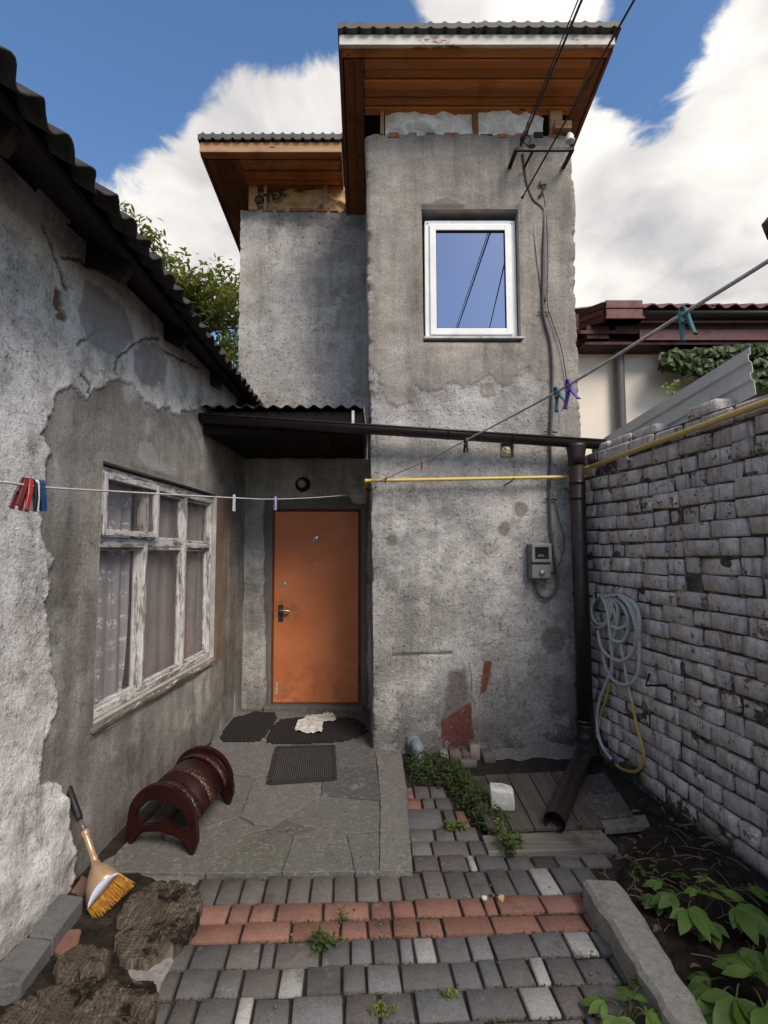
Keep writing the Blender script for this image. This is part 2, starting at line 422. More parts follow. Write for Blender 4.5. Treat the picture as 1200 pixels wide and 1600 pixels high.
def leafy(name, c0, c1, back=.35, rough=.55, coords='P'):
    k = Mat(name, rough, .35); v = k.P()
    c = k.ramp(k.noise(v, 11, 4, .6), [(.3, c0), (.7, c1)])
    c = k.mix(k.math('MULTIPLY', k.rand(), .5), c, tuple(x * 1.6 for x in c1)); c = k.mix(k.math('MULTIPLY', k.step(k.noise(v, 38, 5, .7), .60, .68), .4), c, (.10, .075, .02))
    k.done(c, None, k.bump(k.noise(v, 130, 3, .6), .35, .004))
    tr = k.N('ShaderNodeBsdfTranslucent'); k.put(k.mix(.5, c, (.25, .3, .03)), tr.inputs[0])
    mx = k.N('ShaderNodeMixShader'); mx.inputs[0].default_value = back
    k.L.new(k.b.outputs[0], mx.inputs[1]); k.L.new(tr.outputs[0], mx.inputs[2])
    k.L.new(mx.outputs[0], k.nt.nodes['Material Output'].inputs[0]); return k.m

def glass(name, tint, refl, clear, dust=.2, dustc=(.2, .18, .17), rough=.03):
    """window pane: reflection + see-through + a film of dust"""
    k = Mat(name); k.nt.nodes.remove(k.b); p = k.P()
    g = k.N('ShaderNodeBsdfGlossy'); g.inputs['Roughness'].default_value = rough; g.inputs[0].default_value = (*tint, 1)
    t = k.N('ShaderNodeBsdfTransparent'); t.inputs[0].default_value = (*clear, 1)
    df = k.N('ShaderNodeBsdfDiffuse'); df.inputs[0].default_value = (*dustc, 1)
    a = k.N('ShaderNodeMixShader'); k.L.new(k.step(k.noise(p, 8, 6, .7), .2, .8, dust * .5, dust * 1.5), a.inputs[0]); k.L.new(t.outputs[0], a.inputs[1]); k.L.new(df.outputs[0], a.inputs[2])
    lw = k.N('ShaderNodeLayerWeight'); lw.inputs[0].default_value = .5
    fr = k.math('MAXIMUM', k.math('ADD', k.math('MULTIPLY', k.math('POWER', lw.outputs['Facing'], 5.0), .9), .04), refl)
    b = k.N('ShaderNodeMixShader'); k.L.new(fr, b.inputs[0]); k.L.new(a.outputs[0], b.inputs[1]); k.L.new(g.outputs[0], b.inputs[2])
    k.L.new(b.outputs[0], k.nt.nodes['Material Output'].inputs[0]); return k.m
# ------------------------------------------------------------------ shared materials
m_left = plaster('left_render', (.42, .398, .375), (.66, .635, .61), (.16, .144, .127), (.27, .246, .222), (.72, .70, .68), 0.0)
m_tower = plaster('tower_render', (.275, .26, .247), (.42, .40, .383), (.235, .21, .18), (.335, .305, .27), (.46, .445, .43), 5.3)
m_recess = plaster('recess_render', (.34, .315, .285), (.51, .48, .44), (.285, .258, .228), (.40, .37, .33), (.5, .48, .46), 9.1)
m_reveal = worn('reveal_render', (.30, .28, .26), (.46, .44, .41), 9, .95, .5, 70)
m_slate = worn('asbestos_slate', (.022, .020, .019), (.06, .055, .05), 9, .95, .5, 60, dirt=(.02, .018, .016))
m_darkwood = wood('dark_weathered_wood', (.018, .014, .011), (.05, .038, .028), 1)
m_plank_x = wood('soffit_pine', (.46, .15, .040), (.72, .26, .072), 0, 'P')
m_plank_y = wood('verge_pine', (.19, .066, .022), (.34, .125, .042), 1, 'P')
m_fascia_pale = worn('peeling_white_fascia', (.50, .44, .38), (.72, .68, .62), 14, .8, .4, 50, dirt=(.22, .10, .05), stretch=(.35, 1, 1), dirt_amt=(.54, .60))
m_fascia_pine = wood('fascia_pine', (.36, .19, .095), (.56, .33, .18), 0)
m_metal_roof = worn('grey_metal_roof', (.055, .052, .047), (.095, .09, .082), 6, .6, .12, 60, .4)
m_brown_metal = flat('brown_gutter_metal', (.020, .0125, .012), .42, .45, 0, .3, 'P')
m_pvc = worn('white_pvc', (.70, .70, .70), (.82, .82, .81), 5, .35, .06, 40, .5, dirt=(.42, .40, .37), dirt_amt=(.60, .8))
m_oldpaint = None
def _oldpaint(name='peeling_white_paint', vs_=(30, 30, 5)):
    k = Mat(name, .75, .3); p = k.P()
    base = k.ramp(k.noise(k.scale(p, (14, 14, 2.4)), 1.6, 6, .6), [(.3, (.11, .094, .08)), (.7, (.27, .24, .21))])
    white = k.ramp(k.noise(p, 12, 6, .6), [(.3, (.40, .385, .37)), (.7, (.62, .60, .58))])
    peel = k.step(k.noise(k.scale(p, vs_), 1.0, 8, .8), .515, .555)
    return k.done(k.mix(peel, white, base), None, k.bump(k.math('SUBTRACT', 1.0, peel), .6, .004))
m_oldpaint = _oldpaint(); m_oldpaint_h = _oldpaint('peeling_white_paint_rail', (30, 5, 30))
m_dark = flat('unlit_interior', (.02, .018, .017), .95, .1)
m_soil = worn('dark_soil', (.012, .0095, .008), (.042, .033, .026), 12, 1.0, 1.0, 45, .1, dirt=(.045, .036, .028), dirt_amt=(.6, .75), dist=.02)
m_sand = worn('joint_grit', (.016, .0135, .0115), (.042, .036, .032), 16, 1.0, .8, 70, .1)

# ------------------------------------------------------------------ ground: one sheet to the horizon
def ground():
    g = MB(); g.add([(-90, -90, -.014), (90, -90, -.014), (90, 90, -.014), (-90, 90, -.014)], [(0, 1, 2, 3)])
    o = g.build('ground', m_sand); tag(o, kind='structure')
ground()

# ------------------------------------------------------------------ the low house on the left
YT, YD = 4.15, 5.20                    # tower front, recessed door wall
def xw(Y): return -1.40 + .0696 * (Y - 2.4)
LW_N = Vector((1, -.0696, 0)).normalized()
def on_left(u, v, off=0.0):
    return on_plane(u, v, Vector((xw(2.4), 2.4, 0)) + LW_N * off, LW_N)
def lpx(pts): return [(lambda q: (q.y, q.z))(on_left(u, v)) for u, v in pts]
EAVE_X, EAVE_Z, SLOPE = -1.02, 2.93, math.tan(R(30))
def roof_z(x): return EAVE_Z + (EAVE_X - x) * SLOPE

cottage = thing('cottage', 'low old house with flaking plaster wall and corrugated roof along the left side', 'house', (-1.5, 2.6, 0))
W0, W1, WZ0, WZ1 = 2.72, 4.41, .665, 2.01        # window opening on the wall (along Y, Z)
def left_wall():
    peel_px = [(84, 606), (110, 594), (135, 612), (152, 606), (164, 606), (180, 584), (192, 592), (205, 606), (218, 622), (240, 636), (262, 642), (274, 650), (284, 636), (300, 642), (318, 640), (345, 660), (420, 690),
               (440, 900), (440, 1250), (340, 1250), (100, 1420), (90, 1392), (97, 1345), (96, 1300), (88, 1262), (86, 1232), (50, 1231), (62, 1180), (80, 1130), (92, 1090), (76, 1060), (78, 1000), (80, 950), (72, 918),
               (76, 896), (86, 868), (66, 850), (60, 800), (68, 770), (69, 722), (82, 700), (65, 690), (78, 660)]
    peel = lpx(peel_px)
    patch2 = lpx([(150, 445), (190, 480), (205, 530), (180, 560), (140, 540), (120, 480), (135, 440)])
    patch3 = lpx([(205, 540), (240, 535), (258, 560), (255, 600), (230, 610), (205, 590)])
    crack = [lpx([(60, 350), (75, 380), (82, 400), (90, 420), (100, 450)]), lpx([(90, 402), (125, 410), (140, 420)]), lpx([(178, 578), (182, 560), (210, 535), (222, 530), (245, 530)]),
             lpx([(128, 585), (140, 600), (138, 612)]), lpx([(120, 540), (150, 520), (175, 512)]), lpx([(245, 545), (275, 560), (310, 575)])]
    holes_px = lpx([(86, 450), (97, 452), (99, 480), (104, 500), (92, 498), (84, 470)])
    S = spaced((-1.2, 1.2, .08), (1.2, W0, .011), (W0, W1, .011), (W1, 5.25, .012)); Z = spaced((-.05, WZ0, .011), (WZ0, WZ1, .011), (WZ1, 3.22, .011))
    def inner(s, z):
        j = (fbm(s * 8, z * 8, 3, 5, .62) - .5) * .13 + (vn(s * 60, z * 60, 4) - .5) * .012
        sd = poly_dist(s + j, z + (fbm(s * 8, z * 8, 41, 5, .62) - .5) * .13 + (vn(s * 60, z * 60, 44) - .5) * .012, peel)
        return sd
    cache = {}
    def masks(s, z):
        if 'k' not in cache:
            pe = sstep(inner(s, z), -.004, .007)
            cr = np.zeros_like(s)
            for c in crack: cr = np.maximum(cr, 1 - sstep(line_dist(s + (vn(s * 30, z * 30, 5) - .5) * .02, z + (vn(s * 30, z * 30, 8) - .5) * .02, c), .004, .013))
            ho = sstep(poly_dist(s + (vn(s * 40, z * 40, 2) - .5) * .03, z + (vn(s * 35, z * 35, 6) - .5) * .03, holes_px), -.004, .004)
            p2 = np.maximum(sstep(poly_dist(s + (fbm(s * 12, z * 12, 31) - .5) * .1, z, patch2), -.01, .02), sstep(poly_dist(s, z + (fbm(s * 14, z * 14, 37) - .5) * .08, patch3), -.01, .02))
            cache['k'] = (pe, cr, ho, p2)
        return cache['k']
    def place(s, z):
        pe, cr, ho, p2 = masks(s, z)
        d = (fbm(s * 1.3, z * 1.3, 7) - .5) * .05 + (1 - pe) * (.011 + (fbm(s * 16, z * 16, 9, 4, .7) - .5) * .010) + pe * (fbm(s * 5, z * 5, 12) - .5) * .010
        d = d - p2 * .005 - cr * .010 - ho * .022
        edge = np.clip(1 - np.abs(inner(s, z)) / .03, 0, 1); d = d + (1 - pe) * edge * .006
        d = d + (1 - pe) * sstep(z, .95, 0.0) * .05 * (.4 + fbm(s * 6, z * 6, 19))            # thick coarse plinth coat
        near = sstep(np.maximum(np.maximum(W0 - s, s - W1), np.maximum(WZ0 - z, z - WZ1)), 0, .05); d = d * near
        x = xw(s); zt = np.minimum(z, EAVE_Z + (EAVE_X - x) * SLOPE - .03)
        return np.stack([x + d * LW_N.x, s + d * LW_N.y, zt], 1)
    def mask(s, z):
        pe, cr, ho, p2 = masks(s, z)
        darkening = .45 * sstep(z, .35, 0) * fbm(s * 4, z * 4, 71) * 1.3 + pe * .5 * sstep(s, 4.3, 4.8) * fbm(s * 8, z * 1.2, 14) + .2 * sstep(z, 2.9, 3.15) * fbm(s * 3, z * 3, 15)  # darker towards the foot, far corner and wall head
        wash = np.clip(.75 * sstep(fbm(s * 2.2, z * 2.2, 23), .40, .62) * (1 - pe) + .75 * sstep(s, 2.75, 2.3) * (1 - pe), 0, 1)
        wash = wash + pe * .35 * sstep(fbm(s * 3, z * 2, 29), .55, .7)
        return np.stack([np.clip(pe + .55 * p2, 0, 1), np.clip(darkening, 0, 1), np.clip(wash, 0, 1), np.ones_like(s)], 1)
    def paint(s, z):
        pe, cr, ho, p2 = masks(s, z)
        A = np.zeros((len(s), 4))
        A[:, :3] = (.03, .026, .024); A[:, 3] = cr * .85
        b = ho > .05; A[b, :3] = (.15, .07, .035); A[b, 3] = ho[b] * .9
        lav = (1 - pe) * p2; c = lav > .02; A[c, :3] = (.25, .24, .255); A[c, 3] = np.maximum(A[c, 3] * (cr[c] > .3), lav[c] * .7)
        r = pe * sstep(poly_dist(s + (fbm(s * 6, z * 2, 50) - .5) * .16, z, lpx([(338, 770), (360, 770), (350, 1030), (330, 1040)])), -.03, .05)     # ochre water run beside the window
        q = r > .02; A[q, :3] = (.17, .095, .05); A[q, 3] = r[q] * .55
        lt = pe * sstep(poly_dist(s + (fbm(s * 10, z * 10, 60) - .5) * .12, z + (fbm(s * 10, z * 10, 61) - .5) * .12, lpx([(215, 690), (240, 695), (250, 720), (262, 745), (232, 735), (218, 715)])), -.01, .01)
        q = lt > .02; A[q, :3] = (.33, .32, .31); A[q, 3] = lt[q] * .8
        return A
    grid_wall('wall', S, Z, place, [(W0, W1, WZ0, WZ1)], m_left, cottage, {'mask': mask, 'paint': paint})
    mb = MB()                                    # end walls and back wall
    mb.box((-5.2, 5.0, -.05), (xw(5.2) - .02, 5.24, 3.0)); mb.box((-5.2, -1.2, -.05), (xw(-1.2) - .02, -1.0, 3.2)); mb.box((-5.4, -1.2, -.05), (-5.2, 5.24, 3.2))
    mb.build('wall', m_reveal, cottage)
    mb = MB()                                    # reveals of the opening
    t = .13
    def w(Y, off, z): return Vector((xw(Y), Y, z)) - LW_N * off
    for (a, b) in (((W0, WZ0), (W0, WZ1)), ((W0, WZ1), (W1, WZ1)), ((W1, WZ1), (W1, WZ0)), ((W1, WZ0), (W0, WZ0))):
        mb.add([w(a[0], -.001, a[1]), w(b[0], -.001, b[1]), w(b[0], t, b[1]), w(a[0], t, a[1])], [(0, 1, 2, 3)])
    mb.build('window_reveal', m_reveal, cottage)
    mb = MB()                                    # the dim room behind the window
    a, b = (-4.2, 2.0, .02), (-1.66, 4.95, 2.6)
    x0, y0, z0 = a; x1, y1, z1 = b
    vv = [(x0, y0, z0), (x1, y0, z0), (x1, y1, z0), (x0, y1, z0), (x0, y0, z1), (x1, y0, z1), (x1, y1, z1), (x0, y1, z1)]
    mb.add(vv, [(0, 1, 2, 3), (7, 6, 5, 4), (4, 5, 1, 0), (6, 7, 3, 2), (7, 4, 0, 3)])
    mb.build('room_lining', flat('old_wallpaper', (.16, .14, .12), .9, .1), cottage)
left_wall()

def left_roof():
    root = MB(); u = Vector((-math.cos(R(30)), 0, math.sin(R(30)))); n = Vector((math.sin(R(30)), 0, math.cos(R(30))))
    def slab(off, th, x_from, x_to, y0, y1):
        mb_ = MB(); p = Vector((EAVE_X, y0, EAVE_Z)); a = p + u * x_from + n * off; b = p + u * x_to + n * off
        mb_.prism([a, b, b + Vector((0, y1 - y0, 0)), a + Vector((0, y1 - y0, 0))], -n * th); return mb_
    deck = slab(-.035, .02, .10, 4.8, -1.2, 5.12).build('roof', m_darkwood, cottage)
    Y = -1.15; k = 0
    while Y < 5.0:                               # one slate sheet after another, seven waves each
        wdt = min(1.05, 5.10 - Y); nw = 10; ns = max(2, int(wdt / .15 * nw)); drop = random.uniform(-.02, .02)
        mb = MB(); vv = []; ts = [0, .02, 1.6, 4.9]
        for t_ in ts:
            for i in range(ns + 1):
                y = Y + wdt * i / ns
                a = .024 * math.sin(2 * math.pi * y / .15) + .004 * math.sin(y * 41)
                p = Vector((EAVE_X, y, EAVE_Z)) + u * (t_ - .02 + drop) + n * (a + .012 * (k % 2)) + u * (.006 * math.sin(y * 57) if t_ < .1 else 0)
                vv.append(p)
        m0 = len(vv); vv += [p - n * .008 for p in vv]; fs = []
        for r in range(len(ts) - 1):
            for i in range(ns):
                q = r * (ns + 1) + i; fs.append((q, q + 1, q + ns + 2, q + ns + 1)); fs.append((m0 + q, m0 + q + ns + 1, m0 + q + ns + 2, m0 + q + 1))
        for i in range(ns): fs.append((i + 1, i, m0 + i, m0 + i + 1))
        for r in range(len(ts) - 1):
            q = r * (ns + 1); fs.append((q, q + ns + 1, m0 + q + ns + 1, m0 + q)); q += ns; fs.append((q + ns + 1, q, m0 + q, m0 + q + ns + 1))
        mb.add(vv, fs).build('slate_sheet', m_slate, deck, True); Y += 1.02; k += 1
    y = -.9
    while y < 5.1:                               # rafter tails
        p = Vector((EAVE_X, y, EAVE_Z)) - n * .11
        MB().bar(p + u * .12, p + u * 1.2, .05, .10, n).build('rafter', m_darkwood, deck); y += .85
    MB().bar((xw(-1.2) - .03, -1.2, 3.2), (xw(5.1) - .03, 5.1, 3.0), .1, .08).build('wall_plate', m_darkwood, deck)
    # torn tar-paper flashing at the far end
    vv = []; fs = []
    for i in range(9):
        for j in range(5):
            a = on_y(342 + i * 8.5, 606 + j * 9 + i * 1.5, 4.9 - .03 * j)
            vv.append(a + Vector((0, random.uniform(-.03, .03), random.uniform(-.02, .02))))
    for i in range(8):
        for j in range(4):
            if (i, j) not in ((7, 0), (6, 0)): fs.append((i * 5 + j, i * 5 + j + 1, i * 5 + j + 6, i * 5 + j + 5))
    me = pydata('flashing', vv, fs, flat('tar_paper', (.018, .016, .015), .8, .3)); o = link_mesh('flashing', me, deck)
    so = o.modifiers.new('s', 'SOLIDIFY'); so.thickness = .006
left_roof()

def left_window():
    def w(Y, off, z): return Vector((xw(Y), Y, z)) - LW_N * off
    fr = MB(); D = .06
    def bar(y0, z0, y1, z1, wid, dep=.055, off=D, mb=fr):
        a = w(y0, off, z0); b = w(y1, off, z1); mb.bar(a, b, wid if abs(z1 - z0) < .01 * 0 + 1e-4 else wid, dep, LW_N) if False else mb.bar(a, b, wid, dep, LW_N)
    ZT = 1.585; YA, YB = 3.27, 3.86
    wn = MB()
    bar(W0 + .02, WZ0, W0 + .02, WZ1 - .03, .03, mb=wn); bar(W1 - .02, WZ0, W1 - .02, WZ1 - .05, .03, mb=wn)
    wn.cur = 1; bar(W0, WZ1 - .05, W1, WZ1 - .05, .06, mb=wn); bar(W0, WZ0 + .022, W1, WZ0 + .022, .04, mb=wn)
    win = wn.build('window', [m_oldpaint, m_oldpaint_h], cottage, bevel=.004)
    for yy in (YA, YB):
        mb = MB(); bar(yy, WZ0 + .04, yy, WZ1 - .08, .034, .062, D - .004, mb); mb.build('mullion', m_oldpaint, win, bevel=.005)
    mb = MB(); bar(W0 + .04, ZT, YA - .025, ZT, .06, .06, D - .002, mb); mb.build('transom', m_oldpaint_h, win, bevel=.005)
    mb = MB(); bar(YA + .025, ZT, YB - .025, ZT, .045, .05, D + .004, mb); mb.build('transom', m_oldpaint_h, win, bevel=.005)
    mb = MB(); bar(YB + .025, ZT - .01, W1 - .04, ZT - .01, .04, .05, D + .004, mb); mb.build('transom', m_oldpaint_h, win, bevel=.005)
    gl = glass('dusty_window_glass', (.8, .8, .85), .06, (.92, .90, .90), .20, (.22, .205, .20), .04)
    def sash(y0, y1, z0, z1, wid, off, glaze=True):
        mb = MB()
        bar(y0 + wid / 2, z0, y0 + wid / 2, z1, wid, .035, off, mb); bar(y1 - wid / 2, z0, y1 - wid / 2, z1, wid, .035, off, mb)
        mb.cur = 1; bar(y0 + wid, z0 + wid / 2, y1 - wid, z0 + wid / 2, wid, .034, off, mb); bar(y0 + wid, z1 - wid / 2, y1 - wid, z1 - wid / 2, wid, .034, off, mb)
        mb.build('sash', [m_oldpaint, m_oldpaint_h], win, bevel=.003)
        if glaze:
            p = MB(); p.add([w(y0 + wid * .6, off + .006, z0 + wid * .6), w(y1 - wid * .6, off + .006, z0 + wid * .6), w(y1 - wid * .6, off + .006, z1 - wid * .6), w(y0 + wid * .6, off + .006, z1 - wid * .6)], [(0, 1, 2, 3)])
            p.build('pane', gl, win)
    zt, zb = WZ1 - .08, WZ0 + .042
    sash(W0 + .036, YA - .017, zb, ZT - .03, .016, D + .02); sash(YA + .017, YB - .017, zb, ZT - .0225, .022, D); sash(YB + .017, W1 - .036, zb, ZT - .03, .020, D + .01)
    sash(YA + .12, YB - .017, ZT + .0225, zt, .020, D + .005); sash(YB + .017, W1 - .036, ZT + .012, zt, .020, D + .01)
    sash(W0 + .025, YA + .10, ZT + .035, zt + .025, .034, D - .045)           # the small casement stands proud of the rest
    # sloping sill board, split and flaking
    s = MB(); a, b = W0 - .03, W1 + .02
    for (o0, o1, z0, z1) in ((.09, -.022, WZ0 + .006, WZ0 - .020), (.09, -.010, WZ0 - .016, WZ0 - .046)):
        s.add([w(a, o0, z0), w(b, o0, z0), w(b, o1, z1), w(a, o1, z1), w(a, o0, z0 - .018), w(b, o0, z0 - .018), w(b, o1, z1 - .018), w(a, o1, z1 - .018)],
              [(0, 1, 2, 3)[::-1], (4, 5, 6, 7), (3, 2, 6, 7), (0, 4, 7, 3), (1, 2, 6, 5), (0, 1, 5, 4)])
    k = Mat('bare_split_sill', .85, .2); p = k.P(); g_ = k.noise(k.scale(p, (30, 2.2, 30)), 1.0, 7, .7)
    c_ = k.ramp(g_, [(.3, (.05, .042, .035)), (.55, (.17, .148, .122)), (.7, (.30, .27, .235))]); c_ = k.mix(k.step(k.noise(k.scale(p, (30, 5, 30)), 1.0, 6, .75), .57, .61), c_, (.55, .53, .5))
    s.build('sill', k.done(c_, None, k.bump(g_, .8, .006)), win)
    # net curtain on its own rod behind the glass
    k = Mat('lace_net', .9, .1); p = k.P()
    q = k.scale(p, (0, 7.2, 7.2)); v = k.vor(q, 1.0, rnd=.25)
    pet = k.noise(k.scale(p, (0, 46, 46)), 1.0, 3, .7)
    flower = k.math('MULTIPLY', k.step(v, .30, .20), k.step(pet, .50, .56))
    tr = k.N('ShaderNodeBsdfTransparent'); mx = k.N('ShaderNodeMixShader')
    k.L.new(k.math('MAXIMUM', k.math('MULTIPLY', flower, .95), k.step(k.noise(k.scale(p, (0, 60, 4)), 1.0, 2), .2, .8, .74, .9)), mx.inputs[0])
    k.done(k.mix(flower, (.46, .45, .47), (.88, .88, .90))); k.L.new(tr.outputs[0], mx.inputs[1]); k.L.new(k.b.outputs[0], mx.inputs[2]); k.L.new(mx.outputs[0], k.nt.nodes['Material Output'].inputs[0])
    k2 = Mat('plain_net', .9, .1); p2 = k2.P(); t2 = k2.N('ShaderNodeBsdfTransparent'); x2 = k2.N('ShaderNodeMixShader')
    k2.L.new(k2.step(k2.noise(k2.scale(p2, (0, 50, 5)), 1.0, 4), .2, .8, .72, .94), x2.inputs[0]); k2.done(k2.ramp(k2.noise(p2, 5, 7, .7), [(.3, (.36, .35, .345)), (.7, (.52, .505, .50))])); k2.L.new(t2.outputs[0], x2.inputs[1]); k2.L.new(k2.b.outputs[0], x2.inputs[2]); k2.L.new(x2.outputs[0], k2.nt.nodes['Material Output'].inputs[0])
    def curtain(y0, y1, label, dens, sw=0):
        root = thing('net_curtain', label, 'curtain', (xw(y0) - .2, (y0 + y1) / 2, WZ0))
        vv = []; fs = []; ny = 60
        for j in range(15):
            z = WZ0 + .02 + (WZ1 - WZ0) * j / 14
            for i in range(ny + 1):
                y = y0 + (y1 - y0) * i / ny
                if sw: y += sw * (1 - j / 14) ** 2 * .045 * (i / ny)
                f = (.020 if sw else .007) * math.sin(y * dens + .6 * math.sin(y * 9)) + .006 * math.sin(y * dens * 2.3 + 1) + .01 * math.sin(z * 2 + y * 3)
                vv.append(w(y, .125 + f * .7, z))
        for j in range(14):
            for i in range(ny): q_ = j * (ny + 1) + i; fs.append((q_, q_ + 1, q_ + ny + 2, q_ + ny + 1))
        link_mesh('net', pydata('net', vv, fs, k.m if sw else k2.m, True), root)
        MB().tube([w(y0, .125, WZ1 + .03), w(y1, .125, WZ1 + .03)], .006, 6).build('rod', m_oldpaint, root)
    curtain(W0 - .05, YA - .02, 'white lace curtain with flower sprigs behind the nearest panes of the old window', 48, -1)
    curtain(YA + .02, W1 + .05, 'plain greyish net curtain behind the middle and far panes of the old window', 17)
left_window()

# ------------------------------------------------------------------ the tall narrow house: tower and recessed wing
house = thing('tall_house', 'tall narrow unfinished grey plastered house with wooden soffits and an orange door', 'house', (.85, 4.6, 0))
ZTOP = 5.01; XR = 1.72
def xl(z): return .054 - .0098 * z
L1, WF = YD - YT, 1.69
# window opening in the tower front
OX0, OX1 = on_y(661, 440, YT).x, on_y(812, 440, YT).x; OZ0, OZ1 = on_y(735, 535, YT).z, on_y(735, 327, YT).z
NX0, NX1, NZ0, NZ1 = on_y(783, 703, YT).x, on_y(803, 703, YT).x, on_y(793, 713, YT).z, on_y(793, 692, YT).z   # little vent niche
def s_of(x, z): return L1 + WF * (x - xl(z)) / (XR - xl(z))
def tpx(pts): return [(lambda q: (s_of(q.x, q.z), q.z))(on_y(u, v, YT)) for u, v in pts]
def tower_wall():
    so0, so1 = s_of(OX0, 3.5), s_of(OX1, 3.5); sn0, sn1 = s_of(NX0, 2.3), s_of(NX1, 2.3)
    sa = sorted([L1 + .006, so0, sn0, sn1, so1, L1 + WF - .006])
    S = spaced((0, .9, .015), (.9, L1 - .006, .011), (L1 - .006, sa[0], .006), *[(sa[i], sa[i + 1], .0105) for i in range(5)], (sa[5], L1 + WF + .006, .006), (L1 + WF + .006, L1 + WF + .3, .012), (L1 + WF + .3, L1 + WF + 3.2, .05))
    Z = spaced((-.05, NZ0, .0105), (NZ0, NZ1, .0105), (NZ1, OZ0, .0105), (OZ0, OZ1, .0105), (OZ1, ZTOP, .0105))
    upper = tpx([(560, 120), (560, 560), (590, 580), (600, 612), (625, 632), (645, 628), (655, 608), (690, 606), (700, 596), (735, 612), (755, 590), (790, 600), (830, 575), (870, 620), (880, 680), (930, 690), (930, 120)])
    lobe = tpx([(748, 600), (770, 596), (772, 618), (752, 620)])
    redp = tpx([(705, 1052), (728, 1046), (735, 1082), (739, 1130), (741, 1168), (692, 1169), (688, 1122), (697, 1105)])
    greyp = tpx([(700, 1048), (730, 1044), (736, 1095), (692, 1120), (696, 1085)])
    rust = tpx([(757, 1034), (769, 1034), (766, 1060), (760, 1080), (750, 1086), (753, 1060)])
    blots = [(787, 826, 11), (612, 845, 10), (815, 795, 12), (865, 1000, 20)]
    nichep = tpx([(768, 692), (785, 668), (805, 668), (820, 695), (815, 722), (790, 730), (767, 722)])
    pale = tpx([(600, 880), (606, 820), (650, 800), (700, 810), (740, 880), (800, 860), (830, 930), (760, 960), (680, 950), (610, 960)])
    filler = tpx([(657, 330), (662, 318), (700, 310), (728, 322), (720, 340), (660, 342)])
    groove = tpx([(614, 1024), (706, 1021)])
    C = {}
    def fields(s, z):
        if 'k' in C: return C['k']
        j1 = (fbm(s * 8, z * 8, 101) - .5) * .16; j2 = (fbm(s * 8, z * 8, 131) - .5) * .16
        up = sstep(poly_dist(s + j1, z + j2, upper), -.004, .008); up = np.maximum(up, sstep(poly_dist(s + j1 * .3, z + j2 * .3, lobe), -.004, .006))
        side = (s < L1) | (s > L1 + WF); up = np.where(side, sstep(z + j1, 2.75, 2.85), up)
        fl = sstep(poly_dist(s + j1 * .3, z + j2 * .3, filler), -.004, .006)
        C['k'] = (up, j1, j2, fl); return C['k']
    def place(s, z):
        up, j1, j2, fl = fields(s, z)
        d = (fbm(s * 1.6, z * 1.6, 111) - .5) * .045 + (fbm(s * 14, z * 14, 117, 4, .6) - .5) * (.009 - .005 * up) + up * .007 + fl * .012
        d = d + .012 * np.exp(-((z - .9 - j1) ** 2) / .01) * 0
        gr = 1 - sstep(line_dist(s, z, groove), .004, .014); d = d - gr * .012
        niche = sstep(poly_dist(s + j1 * .2, z + j2 * .2, nichep), -.005, .01); d = d - niche * .006
        near = sstep(np.maximum(np.maximum(so0 - s, s - so1), np.maximum(OZ0 - z, z - OZ1)), 0, .04); d = d * (.15 + .85 * near)
        cd = np.minimum(np.abs(s - L1), np.abs(s - L1 - WF)); chip = np.clip(fbm(s * 0 + 3, z * 9, 141) - .55, 0, 1) * .10 + np.clip(fbm(s * 0 + 7, z * 34, 142) - .5, 0, 1) * .02
        d = d - np.clip(1 - cd / .05, 0, 1) * chip - np.clip(1 - cd / .012, 0, 1) * .006
        top = sstep(z, ZTOP - .04, ZTOP) * (fbm(s * 12, z * 2, 151) - .35) * .05
        X = np.where(s < L1, xl(z), np.where(s > L1 + WF, XR, xl(z) + (s - L1) / WF * (XR - xl(z))))
        Yv = np.where(s < L1, YD - s, np.where(s > L1 + WF, YT + (s - L1 - WF), YT))
        a = np.clip((s - (L1 - .012)) / .024, 0, 1) * math.pi / 2 + np.clip((s - (L1 + WF - .012)) / .024, 0, 1) * math.pi / 2
        nx = -np.cos(a); ny = -np.sin(a)
        return np.stack([X + nx * d, Yv + ny * d, z - top], 1)
    def mask(s, z):
        up, j1, j2, fl = fields(s, z)
        darkening = .55 * sstep(z + j1, .5, .05) + .28 * sstep(z + j2, 1.05, .75) * fbm(s * 5, z * 5, 171)  # darker towards the foot, right corner, pipe line and wall head
        darkening = darkening + .45 * sstep(s, L1 + WF - .28, L1 + WF - .05) * fbm(s * 6, z * 1.5, 173) * (z < 2.9) + .25 * np.exp(-((s - L1 - 1.42) / .09) ** 2) * fbm(s * 12, z * 1.0, 175)
        darkening = darkening + .35 * np.exp(-((z - 2.02) / .07) ** 2) * fbm(s * 3, z * 3, 177) + .3 * sstep(z, ZTOP - .3, ZTOP) * fbm(s * 9, z * 3, 178)
        pl = sstep(poly_dist(s + j1, z + j2, pale), -.05, .12)
        wash = (1 - up) * (.30 * sstep(fbm(s * 3, z * 3, 181), .42, .66)) + pl * .55
        return np.stack([up, np.clip(darkening, 0, 1), np.clip(wash, 0, 1), np.ones_like(s)], 1)
    def paint(s, z):
        up, j1, j2, fl = fields(s, z); A = np.zeros((len(s), 4))
        def lay(m, c, a):
            q = m > .02; A[q, :3] = c; A[q, 3] = np.maximum(A[q, 3] * (1 - m[q]), m[q] * a)
        lay(fl, (.17, .15, .13), .7)
        for (u, v, r) in blots:
            cx, cz = tpx([(u, v)])[0]; rr = r * .0052
            lay(1 - sstep(np.hypot(s - cx + j1 * .2, z - cz + j2 * .2), rr * .8, rr * 1.05), (.16, .145, .13), .8)
        hol = 1 - sstep(fbm(s * 16, z * 16, 191), .66, .70)
        lay(sstep(poly_dist(s + j1 * .12, z + j2 * .12, redp), -.003, .006) * hol, (.12, .036, .030), .92)
